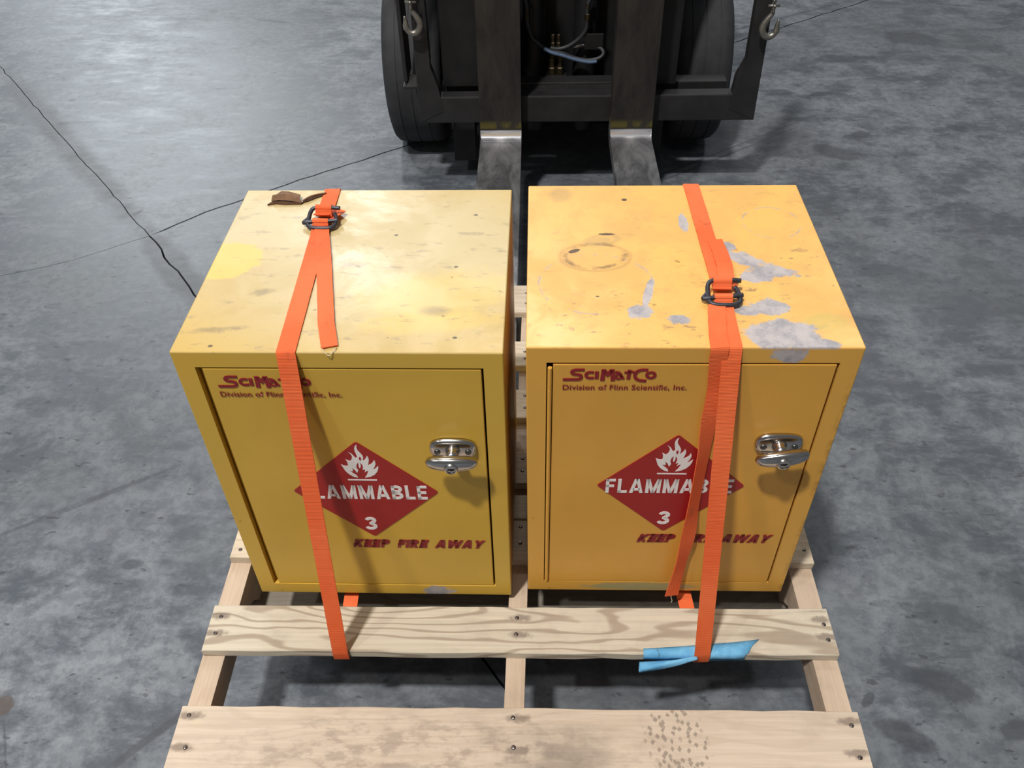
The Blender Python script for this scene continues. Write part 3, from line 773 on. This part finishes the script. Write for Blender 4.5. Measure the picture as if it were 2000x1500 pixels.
    bm = bmesh.new(); add_lathe(bm, [(.0098, -.030), (.0098, -.0385), (.0088, -.0402), (.0070, -.0405), (.0066, -.0392), (.0003, -.0392)], 'y', 24, (hx, 0, hz - .002))
    from_bm('lock_cylinder', bm, M_chrome, door, smooth=False)
    bm = bmesh.new(); add_box(bm, (-.0048, -.0398, -.0011), (.0048, -.0390, .0011)); add_box(bm, (-.0012, -.0398, -.0022), (.0024, -.0390, .0))
    bmesh.ops.rotate(bm, verts=bm.verts[:], cent=(0, 0, 0), matrix=Matrix.Rotation(-tilt, 3, 'Y')); bmesh.ops.translate(bm, verts=bm.verts[:], vec=(hx, 0, hz - .002))
    from_bm('keyhole', bm, M_black, door)
    return root
LOC_L = (-.44722, -.25211, ZT + .0006); RZ_L = -.011588
LOC_R = (.00341, -.24583, ZT + .0006); RZ_R = -.006933
cabL = cabinet(LOC_L, RZ_L, M_paintL, M_doorL, False, 'dull lemon-yellow steel safety cabinet on the left, dusty top, strap nearer its left side')
cabR = cabinet(LOC_R, RZ_R, M_paintR, M_doorR, True, 'orange-yellow steel safety cabinet on the right, top scraped to bare grey patches and ring marks')
def WL(x, y, z): c, s = math.cos(RZ_L), math.sin(RZ_L); return Vector((LOC_L[0] + x * c - y * s, LOC_L[1] + x * s + y * c, LOC_L[2] + z))
def WR(x, y, z): c, s = math.cos(RZ_R), math.sin(RZ_R); return Vector((LOC_R[0] + x * c - y * s, LOC_R[1] + x * s + y * c, LOC_R[2] + z))

# ------------------------------------------------------------------ straps
def corner(pts, r=.003):
    """replace sharp corners by two close points so the strap bends tightly"""
    P = [Vector(p) for p in pts]; out = [P[0]]
    for a, b, c in zip(P, P[1:], P[2:]):
        d1 = (a - b); d2 = (c - b); l1 = min(r, d1.length * .4); l2 = min(r, d2.length * .4)
        p, q = b + d1.normalized() * l1, b + d2.normalized() * l2
        out += [p, (p + q) / 2 * .5 + b * .5, q]
    out.append(P[-1]); return out
def subdiv(P, step=.03):
    out = []
    for a, b in zip(P, P[1:]):
        n = max(1, int((b - a).length / step))
        out += [a.lerp(b, i / n) for i in range(n)]
    return out + [P[-1]]
def buckle(fn, cx, cy, z, root, rot):
    """bent wire buckle; u right, v back, w up"""
    c_, s_ = math.cos(rot), math.sin(rot)
    T = lambda P: [fn(cx + u * c_ - v * s_, cy + u * s_ + v * c_, z + w) for u, v, w in P]
    r = .0032
    bm = bmesh.new()
    # outer loop: back bar stub, left side, front bar, right side
    add_tube(bm, catmull(T([(.025, .017, .017), (.012, .017, .018), (-.012, .017, .017), (-.0185, .012, .014), (-.0200, 0, .009), (-.0205, -.009, .006), (-.015, -.017, .0045), (0, -.0195, .0045), (.015, -.018, .0045), (.0215, -.011, .0055), (.021, 0, .008), (.0185, .009, .010), (.0165, .011, .0105)]), 5), r, 10)
    # middle bar with a pinched left end
    add_tube(bm, catmull(T([(-.019, .002, .009), (-.0265, -.007, .006), (-.020, -.0085, .0075), (-.005, -.007, .0085), (.012, -.006, .009), (.0255, -.0045, .0095)]), 5), r, 10)
    from_bm('buckle', bm, M_wire, root, smooth=True)
    # webbing turned over the two bars
    def wrap(v0, w0, rad, back, fwd, wd, u0=0.0):
        pts = [(u0, v0 + rad + back, w0 - rad - .002 if back > 0 else w0)] if back else []
        pts += [(u0, v0 + rad * math.cos(a), w0 + rad * math.sin(a)) for a in [math.radians(t) for t in range(20, 201, 30)]]
        pts += [(u0, v0 - rad - fwd * .25, w0 - fwd * .55), (u0, v0 - rad - fwd * .4, w0 - fwd)]
        P = T(pts); d = (fn(cx + c_, cy + s_, z) - fn(cx, cy, z))
        ribbon_mesh('webbing_turn', P, wd, M_web, root, .0015, 1, d)
    wrap(.017, .0175, .0040, .010, .010, .0245, -.0005 + .001)
    wrap(-.0065, .0085, .0036, .006, .004, .0240, -.0005)
def strap(label):
    r = empty('tie_down_strap', (0, 0, 0)); tag(r, label, 'strap'); return r
# left strap
sL = strap('orange webbing strap over the left yellow cabinet, loose tail lying on the cabinet top')
zt = CH + .0013
main = [WL(.139, .285, zt + .004), WL(.1402, .262, zt + .001), WL(.1494, -.0012, zt), Vector((-.2955, -.3652, .2512)), Vector((-.2955, -.3652, .2318)), Vector((-.3000, -.18, .2318))]
xb = WL(.1375, CD + .0015, 0)
main2 = [WL(.139, .300, zt + .012), WL(.1385, .325, zt + .001), WL(.1375, CD + .0015, zt), Vector((xb.x, xb.y, .2318)), Vector((-.3000, -.18, .2318))]
def rib(name, pts, root, w=.0245, r=.0025, wdir=(1, 0, 0)):
    P = subdiv(corner(pts, r), .02)
    return ribbon_mesh(name, P, w, M_web, root, .0015, 1, wdir, edge=.012)
rib('webbing', main, sL); rib('webbing', main2, sL)
buckle(WL, .1405, .294, CH + .0012, sL, -.04)
ribbon_mesh('strap_tail', subdiv([WL(.1432, .276, zt + .0045), WL(.1455, .262, zt + .0030), WL(.160, .200, zt + .0026), WL(.178, .115, zt + .0022), WL(.1905, .055, zt + .0016), WL(.2035, .0085, zt + .0012)], .012),
            .0215, M_web, sL, .0015, 1, wdirs=None, wdir=(1, .18, 0), edge=.015)
bm = bmesh.new()
A_ = [WL(.152, .335, zt + .002), WL(.172, .318, zt + .006), WL(.160, .292, zt + .010), WL(.150, .295, zt + .003)]
va = [bm.verts.new(p) for p in A_] + [bm.verts.new(p + Vector((0, 0, .0014))) for p in A_]
for q in ((0, 1, 2, 3), (7, 6, 5, 4), (0, 4, 5, 1), (1, 5, 6, 2), (2, 6, 7, 3), (3, 7, 4, 0)): bm.faces.new([va[i] for i in q])
from_bm('webbing_fold', bm, M_web, sL)
tube('frayed_thread', [WL(.194, .0065, zt), WL(.198, -.001, zt + .002), WL(.204, -.003, zt - .004), WL(.210, .001, zt + .002), WL(.212, .008, zt)], .0005, M_fluff, sL, 6, n=4)
# right strap
sR = strap('orange webbing strap over the right yellow cabinet, frayed tail hanging down the door')
main = [WR(.259, .088, zt + .004), WR(.2585, .066, zt + .001), WR(.2572, -.0012, zt), Vector((.2775, -.3670, .2535)), Vector((.2775, -.3670, .2318)), Vector((.262, -.18, .2318))]
xb = WR(.2567, CD + .0015, 0)
main2 = [WR(.259, .104, zt + .012), WR(.2620, .130, zt + .0025), WR(.2567, CD + .0015, zt), Vector((xb.x, xb.y, .2318)), Vector((.262, -.18, .2318))]
rib('webbing', main, sR); rib('webbing', main2, sR)
buckle(WR, .2595, .098, CH + .0012, sR, .0)
# second doubled layer behind the buckle
ribbon_mesh('webbing_fold', subdiv([WR(.2695, .110, zt + .0125), WR(.270, .135, zt + .0075), WR(.2730, .165, zt + .0055), WR(.2725, .20, zt + .004), WR(.2700, .235, zt + .002)], .008), .022, M_web, sR, .0015, 1, (1, 0, 0), edge=.02)
TAIL = [(.2452, -.005, .4812), (.2461, -.006, .4499), (.2445, -.0075, .4076), (.2455, -.009, .3588), (.2454, -.011, .2847), (.2452, -.0125, .2271), (.2460, -.014, .1671), (.2426, -.016, .1029), (.2366, -.0185, .0147)]
tl = [WR(.2490, .078, zt + .0045), WR(.2470, .064, zt + .003), WR(.2420, .02, zt + .0026), WR(.2410, .002, zt + .0024), WR(.2412, -.0042, zt - .001), WR(.2416, -.0050, .520)] + [WR(*q) for q in TAIL]
tw = [(1, 0, 0)] * 6 + [(1, .05, 0), (1, -.1, 0), (1, .3, 0), (1, .6, 0), (1, .7, .05), (1, .6, .1), (1, .25, .1), (1, .6, .1), (1, .2, .12)]
ribbon_mesh('strap_tail', tl, .0225, M_web, sR, .0015, 5, wdirs=tw, edge=.02)
tube('frayed_thread', [WR(.2366, -.0185, .0147), WR(.2370, -.0190, .008), WR(.239, -.020, .002), WR(.2375, -.0205, -.003)], .0006, M_fluff, sR, 6, n=4)

# ------------------------------------------------------------------ blue shop towel under the right strap
bm = bmesh.new(); cols = []
xs = [.186, .200, .2154, .235, .2546, .2833, .305, .3285, .350, .372]
ytop = [-.3555, -.3545, -.3535, -.352, -.3503, -.3474, -.3455, -.3436, -.341, -.338]
zbot = [.2405, .2400, .2385, .237, .2365, .236, .2362, .237, .2375, .2385]
for i, x in enumerate(xs):
    wv = .0006 * math.sin(i * 2.1); xl = x - .027 * (i / 9) ** 2
    yt = ytop[i]
    col = [(x, yt, .2518), (x * .5 + xl * .5, (yt - .3615) / 2, .2524 + abs(wv)), (x * .2 + xl * .8, -.3625, .2524), (xl, -.3652, .2505), (xl, -.3658 - abs(wv), .246), (xl, -.3660, zbot[i])]
    cols.append([bm.verts.new(p) for p in col])
for A_, B_ in zip(cols, cols[1:]):
    for k in range(5): bm.faces.new([A_[k], A_[k + 1], B_[k + 1], B_[k]])
o = from_bm('shop_towel', bm, M_rag, None, smooth=True)
md_ = o.modifiers.new('thickness', 'SOLIDIFY'); md_.thickness = .0008; md_.offset = 1
tag(o, 'folded light blue paper shop towel pinched under the right orange strap at the board edge', 'towel')
bm = bmesh.new()
P = catmull([(.180, -.377, .2315), (.200, -.3755, .2345), (.222, -.374, .2385), (.242, -.3725, .2430), (.258, -.3705, .2470), (.270, -.3690, .2480)], 4)
R_ = [.0095 - .0065 * (i / (len(P) - 1)) for i in range(len(P))]
prev = None; rings = []
for i, p in enumerate(P):
    ring_ = []
    for k in range(14):
        a = 2 * math.pi * k / 14; rr = R_[i] * (1 + .16 * math.sin(3 * a + i * .25))
        ring_.append(bm.verts.new(p + Vector((.0, math.cos(a) * rr * .8, math.sin(a) * rr))))
    rings.append(ring_)
for A_, B_ in zip(rings, rings[1:]):
    for k in range(14): bm.faces.new([A_[k], A_[(k + 1) % 14], B_[(k + 1) % 14], B_[k]])
o2 = from_bm('towel_roll', bm, M_rag, o, smooth=True)
m2 = o2.modifiers.new('thickness', 'SOLIDIFY'); m2.thickness = .0012

# ------------------------------------------------------------------ torn cardboard on the left cabinet
sc = empty('cardboard_scrap', WL(.075, .362, CH)); tag(sc, 'torn strip of brown cardboard at the back of the left cabinet top', 'scrap')
def LW(x, y, z): return WL(x, y, CH + z) - WL(.075, .362, CH)
bm = bmesh.new()
top_ = [(.0520, .3700, .006), (.0600, .3765, .009), (.0720, .3760, .0085), (.0915, .3705, .006)]
mid_ = [(.0500, .3600, .011), (.0600, .3625, .0125), (.0720, .3615, .0120), (.0930, .3575, .0085)]
bot_ = [(.0480, .3545, .004), (.0600, .3560, .005), (.0740, .3550, .005), (.0960, .3520, .0025)]
rows = [[bm.verts.new(LW(*p)) for p in r_] for r_ in (top_, mid_, bot_)]
for A_, B_ in zip(rows, rows[1:]):
    for k in range(3): bm.faces.new([A_[k], A_[k + 1], B_[k + 1], B_[k]])
o = from_bm('cardboard_flap', bm, M_card, sc); mm = o.modifiers.new('thickness', 'SOLIDIFY'); mm.thickness = .0016
bm = bmesh.new()
add_prism(bm, [(.0430, .3475), (.0500, .3585), (.0540, .3680), (.0580, .3600), (.0980, .3540), (.1050, .3585), (.1180, .3700), (.1290, .3770), (.1285, .3790), (.1120, .3735), (.1000, .3640), (.0960, .3500), (.0700, .3490), (.0560, .3510)], .0004, .0024, 'z')
for v in bm.verts:
    p_ = WL(v.co.x, v.co.y, CH + v.co.z) - WL(.075, .362, CH); v.co = p_
from_bm('torn_edge', bm, M_card_d, sc)
tube('torn_strand', [LW(.097, .356, .003), LW(.106, .363, .006), (LW(.117, .3745, .004)), LW(.130, .3800, .003)], .0014, M_card, sc, 6, n=4)

# ------------------------------------------------------------------ forklift
FK = Vector((.10, 1.7, 0))
fl = empty('forklift', FK); tag(fl, 'black forklift truck facing the camera with forks under the pallet', 'forklift')
def fbox(name, lo, hi, m, bev=.003, parent=fl, rot=(0, 0, 0)):
    lo = Vector(lo) - FK; hi = Vector(hi) - FK; c = (lo + hi) / 2
    if parent is not fl: c = c - Vector(parent.location)
    return box(name, (lo - hi) / 2, (hi - lo) / 2, m, parent, bev, c, rot)
# forks: L profile with rounded heel
def fork(x0, x1, ytip, rz=0.0):
    zt_ = .2328; th = .034; yh = 1.398; R = .022
    pts = [(ytip, zt_), (ytip, zt_ - .012), (ytip + .25, zt_ - th)]
    pts += [(yh + th - .02 + .045 * math.sin(t) - .0, zt_ - th + .045 - .045 * math.cos(t)) for t in [math.radians(a) for a in (0, 30, 60, 90)]]
    yb = pts[-1][0]
    pts += [(yb, .95), (yh, .95)]
    pts += [(yh - R + R * math.cos(t), zt_ + R - R * math.sin(t)) for t in [math.radians(a) for a in (0, 15, 30, 45, 60, 75, 90)]]
    bm = bmesh.new(); w = x1 - x0
    add_prism(bm, [(p[0] - yh, p[1]) for p in pts], -w / 2, w / 2, 'x', True)
    es = [e for e in bm.edges if abs(abs(e.verts[0].co.x) - w / 2) < 1e-5 and abs(abs(e.verts[1].co.x) - w / 2) < 1e-5 and e.verts[0].co.x * e.verts[1].co.x > 0]
    es = [e for e in es if len(e.link_faces) == 2 and abs(e.link_faces[0].normal.dot(e.link_faces[1].normal)) < .5]
    bmesh.ops.bevel(bm, geom=es, offset=.0025, segments=2, affect='EDGES', profile=.5)
    o = from_bm('fork', bm, M_fork, fl, Vector(((x0 + x1) / 2, yh, 0)) - FK, (0, 0, rz)); return o
fork(-.1475, -.0205, .30, -.005)
fork(.2535, .3810, .30, 0)
# lower carriage bar and the frame posts
fbox('carriage_bar', (-.3365, 1.445, .262), (.6985, 1.490, .347), M_frame, .004)
fbox('carriage_rail', (-.27, 1.53, .300), (.62, 1.58, .352), M_frame, .003)
def post(x0, x1, sgn, xin):
    bm = bmesh.new()
    # front profile: straight outer edge, gusset on the inner foot
    if sgn < 0: prof = [(x0, .262), (xin + .012, .30), (xin + .005, .347), (xin, .375), (xin - .012, .415), (xin - .022, .440), (x1, .455), (x1 - .003, 1.15), (x0 + .006, 1.15)]
    else: prof = [(x1, .262), (x1 - .012, 1.15), (x0 - .008, 1.15), (x0, .450), (xin + .018, .434), (xin + .006, .414), (xin, .397), (xin - .004, .347), (xin - .012, .30)]
    add_prism(bm, [(a - FK.x, b) for a, b in prof], 1.4435 - FK.y, 1.478 - FK.y, 'y', True)
    bmesh.ops.bevel(bm, geom=[e for e in bm.edges], offset=.002, segments=1, affect='EDGES')
    from_bm('backrest_post', bm, M_frame, fl)
post(-.3375, -.291, -1, -.2725)
post(.650, .7000, 1, .6262)
fbox('side_flange', (-.3835, 1.492, .375), (-.3700, 1.60, 1.15), M_frame, .003)
fbox('flange_foot', (-.3835, 1.470, .362), (-.325, 1.56, .372), M_frame, .002)
# mast: outer channels, inner channels
for xa, xb_, y0, y1, z0 in ((-.250, -.178, 1.585, 1.70, .058), (.372, .444, 1.585, 1.70, .058)):
    bm = bmesh.new(); s = 1 if xa < 0 else -1
    pr = [(xa, y0), (xb_, y0), (xb_, y0 + .016), (xa + .016, y0 + .016), (xa + .016, y1 - .016), (xb_, y1 - .016), (xb_, y1), (xa, y1)] if s > 0 else \
         [(xb_, y0), (xb_, y1), (xa, y1), (xa, y1 - .016), (xb_ - .016, y1 - .016), (xb_ - .016, y0 + .016), (xa, y0 + .016), (xa, y0)]
    add_prism(bm, [(a - FK.x, b - FK.y) for a, b in pr], z0, 1.6, 'z', True)
    from_bm('mast_channel', bm, M_mast, fl)
for xa, xb_ in ((-.170, -.115), (.309, .364)):
    bm = bmesh.new(); add_box(bm, (xa - FK.x, 1.600 - FK.y, .058), (xb_ - FK.x, 1.685 - FK.y, 1.6), .003)
    from_bm('inner_mast_channel', bm, M_mast, fl)
fbox('mast_crossmember', (-.17, 1.63, .20), (.37, 1.69, .30), M_mast)
fbox('mast_crossmember', (-.17, 1.66, .70), (.37, 1.70, .80), M_mast)
# carriage side plates that cover the mast, seen as dark panels
fbox('carriage_plate', (-.262, 1.500, .355), (-.120, 1.575, 1.1), M_mast)
fbox('carriage_plate', (.365, 1.500, .355), (.455, 1.575, 1.1), M_mast)
fbox('carriage_ledge', (-.12, 1.49, .33), (.37, 1.60, .345), M_frame, .002)
# lift cylinder and chassis front
bm = bmesh.new(); add_lathe(bm, [(.034, .14), (.036, .15), (.036, 1.2), (.02, 1.21), (.02, 1.55)], 'z', 24, (.02 - FK.x, 1.66 - FK.y, 0))
from_bm('lift_cylinder', bm, M_mast, fl, smooth=True)
bm = bmesh.new(); add_lathe(bm, [(.034, .14), (.036, .15), (.036, 1.2), (.02, 1.21), (.02, 1.55)], 'z', 24, (.18 - FK.x, 1.66 - FK.y, 0))
from_bm('lift_cylinder', bm, M_mast, fl, smooth=True)
fbox('chassis', (-.245, 1.74, .10), (.43, 2.9, 1.05), M_hub, .02)
fbox('axle_housing', (-.27, 1.84, .20), (.46, 1.97, .34), M_hub, .02)
bm = bmesh.new()
for s in (0,): add_box(bm, (-.50 - FK.x, 1.90 - FK.y, .66), (.68 - FK.x, 2.9 - FK.y, .78), .02)
from_bm('fender_deck', bm, M_hub, fl)
# tires
def tire(x0, x1):
    yc, r = 1.905, .282
    w = x1 - x0; xc = (x0 + x1) / 2
    prof = [(.150, -w / 2 + .014), (.175, -w / 2 + .004), (.215, -w / 2), (.245, -w / 2 + .001), (.266, -w / 2 + .008), (.2775, -w / 2 + .020), (.281, -w / 2 + .036)]
    for gx in (-.045, 0, .045):
        prof += [(r, gx - .003), (r - .0022, gx - .0025), (r - .0022, gx + .0025), (r, gx + .003)]
    prof += [(.281, w / 2 - .036), (.2775, w / 2 - .020), (.266, w / 2 - .008), (.245, w / 2 - .001), (.215, w / 2), (.175, w / 2 - .004), (.150, w / 2 - .014)]
    bm = bmesh.new(); add_lathe(bm, prof, 'x', 96, (0, 0, 0))
    t = from_bm('tire', bm, M_tire, fl, Vector((xc, yc, r)) - FK, smooth=True)
    try: t.data.set_sharp_from_angle(angle=math.radians(35))
    except Exception: pass
    bm = bmesh.new(); add_lathe(bm, [(.148, -w / 2 + .03), (.148, -w / 2 + .012), (.13, -w / 2 + .012), (.10, -w / 2 + .04), (.05, -w / 2 + .03), (.05, w / 2 - .03), (.10, w / 2 - .04), (.13, w / 2 - .012), (.148, w / 2 - .012), (.148, w / 2 - .03)], 'x', 40)
    from_bm('wheel_hub', bm, M_hub, t)
tire(-.476, -.283)
tire(.468, .662)
# hoses and fittings between the forks
def T(*P): return [Vector(p) - FK for p in P]
tube('hydraulic_hose', T((-.012, 1.60, .590), (-.003, 1.60, .565), (-.001, 1.60, .518), (.004, 1.60, .49), (.0146, 1.60, .463), (.035, 1.60, .445), (.060, 1.60, .428), (.105, 1.597, .418), (.14, 1.595, .405), (.185, 1.59, .397), (.222, 1.59, .403), (.236, 1.595, .417), (.222, 1.605, .431), (.175, 1.61, .436), (.15, 1.61, .434)), .0062, M_hose, fl, 10, n=5)
tube('blue_hose', T((.050, 1.585, .437), (.075, 1.580, .426), (.11, 1.578, .417), (.15, 1.575, .405), (.19, 1.573, .398), (.215, 1.575, .399)), .0055, M_bluehose, fl, 10, n=5)
tube('hydraulic_hose', T((.20, 1.60, .60), (.188, 1.60, .578), (.181, 1.60, .56), (.180, 1.60, .52), (.179, 1.60, .49), (.160, 1.60, .462), (.13, 1.60, .440), (.10, 1.60, .430), (.07, 1.60, .432)), .0065, M_hose, fl, 10, n=5)
def fitting(x, y, z, h, r=.010):
    bm = bmesh.new()
    add_lathe(bm, [(r * .6, z), (r, z + .002), (r, z + h * .4), (r * .7, z + h * .45), (r * .7, z + h * .7), (r * .85, z + h * .75), (r * .85, z + h), (r * .5, z + h + .002)], 'z', 6, (x - FK.x, y - FK.y, 0))
    from_bm('hose_fitting', bm, M_brass, fl)
fitting(.076, 1.60, .345, .065, .013); fitting(.101, 1.60, .345, .065, .013); fitting(.078, 1.61, .43, .04, .008); fitting(.096, 1.61, .43, .04, .008)
fitting(.181, 1.60, .515, .05, .0085); fitting(-.001, 1.60, .525, .028, .0095)
tube('ferrule', T((.140, 1.607, .434), (.166, 1.607, .437)), .0075, M_galv, fl, 10)
fbox('valve_block', (.055, 1.585, .300), (.125, 1.63, .350), M_mast, .004)
fbox('valve_bracket', (.175, 1.60, .425), (.235, 1.605, .475), M_mast, .002)

# ------------------------------------------------------------------ chain hooks hanging on the frame posts
def hook(px, pz, y, s, label, grp=None):
    root = empty('chain_hook', (px, y, pz)); tag(root, label, 'hook')
    # hook body, in the x/z plane, facing the camera
    pts = []
    pts += [(.000, .046), (.002 * s, .036), (.012 * s, .022), (.0205 * s, .006), (.021 * s, -.008), (.014 * s, -.021), (.001 * s, -.0265), (-.012 * s, -.021), (-.0195 * s, -.008), (-.0195 * s, .008), (-.0215 * s, .022)]
    P = catmull([(x, 0, z) for x, z in pts], 4); n = len(P)
    rad = [.0055 + .0046 * math.sin(math.pi * min(1, i / (n * .9))) if i < n * .75 else .0086 * (1 - (i - n * .75) / (n * .25)) ** .8 + .0012 for i in range(n)]
    bm = bmesh.new(); add_tube(bm, P, rad, 12)
    from_bm('hook', bm, M_galv, root, smooth=True)
    bm = bmesh.new()
    for k in (-1, 1):
        add_tube(bm, catmull([(.000, k * .0065, .044), (.001 * s, k * .008, .055), (0, k * .008, .066)], 3), .0045, 10)
    add_tube(bm, [(0, -.015, .062), (0, .015, .062)], .0032, 10); add_tube(bm, [(-.016, 0, .060), (.016, 0, .060)], .0040, 10)
    from_bm('clevis', bm, M_galv, root, smooth=True)
    zc = .088
    for i in range(4):
        bm = bmesh.new(); c = (0, 0, zc + i * .030)
        L_ = []
        for k in range(20):
            a = 2 * math.pi * k / 20; u = math.cos(a) * .0085; v = math.sin(a) * .010 + (.0095 if math.sin(a) > 0 else -.0095)
            L_.append(Vector((u if i % 2 else 0, 0 if i % 2 else u, v)) + Vector(c))
        add_tube(bm, L_, .0034, 8, closed=True)
        from_bm('chain_link', bm, M_galv, root, smooth=True)
    tube('hanging_ring', [(.0, -.002, zc + .125 + .012 * 1), (.008, .012, zc + .135), (0, .0265, zc + .13)], .004, M_galv, root, 8, n=3)
hook(-.3280, .5795, 1.415, 1, 'steel grab hook on a short chain at the left post of the forklift frame')
hook(.6900, .5570, 1.415, -1, 'steel grab hook on a short chain at the right post of the forklift frame')
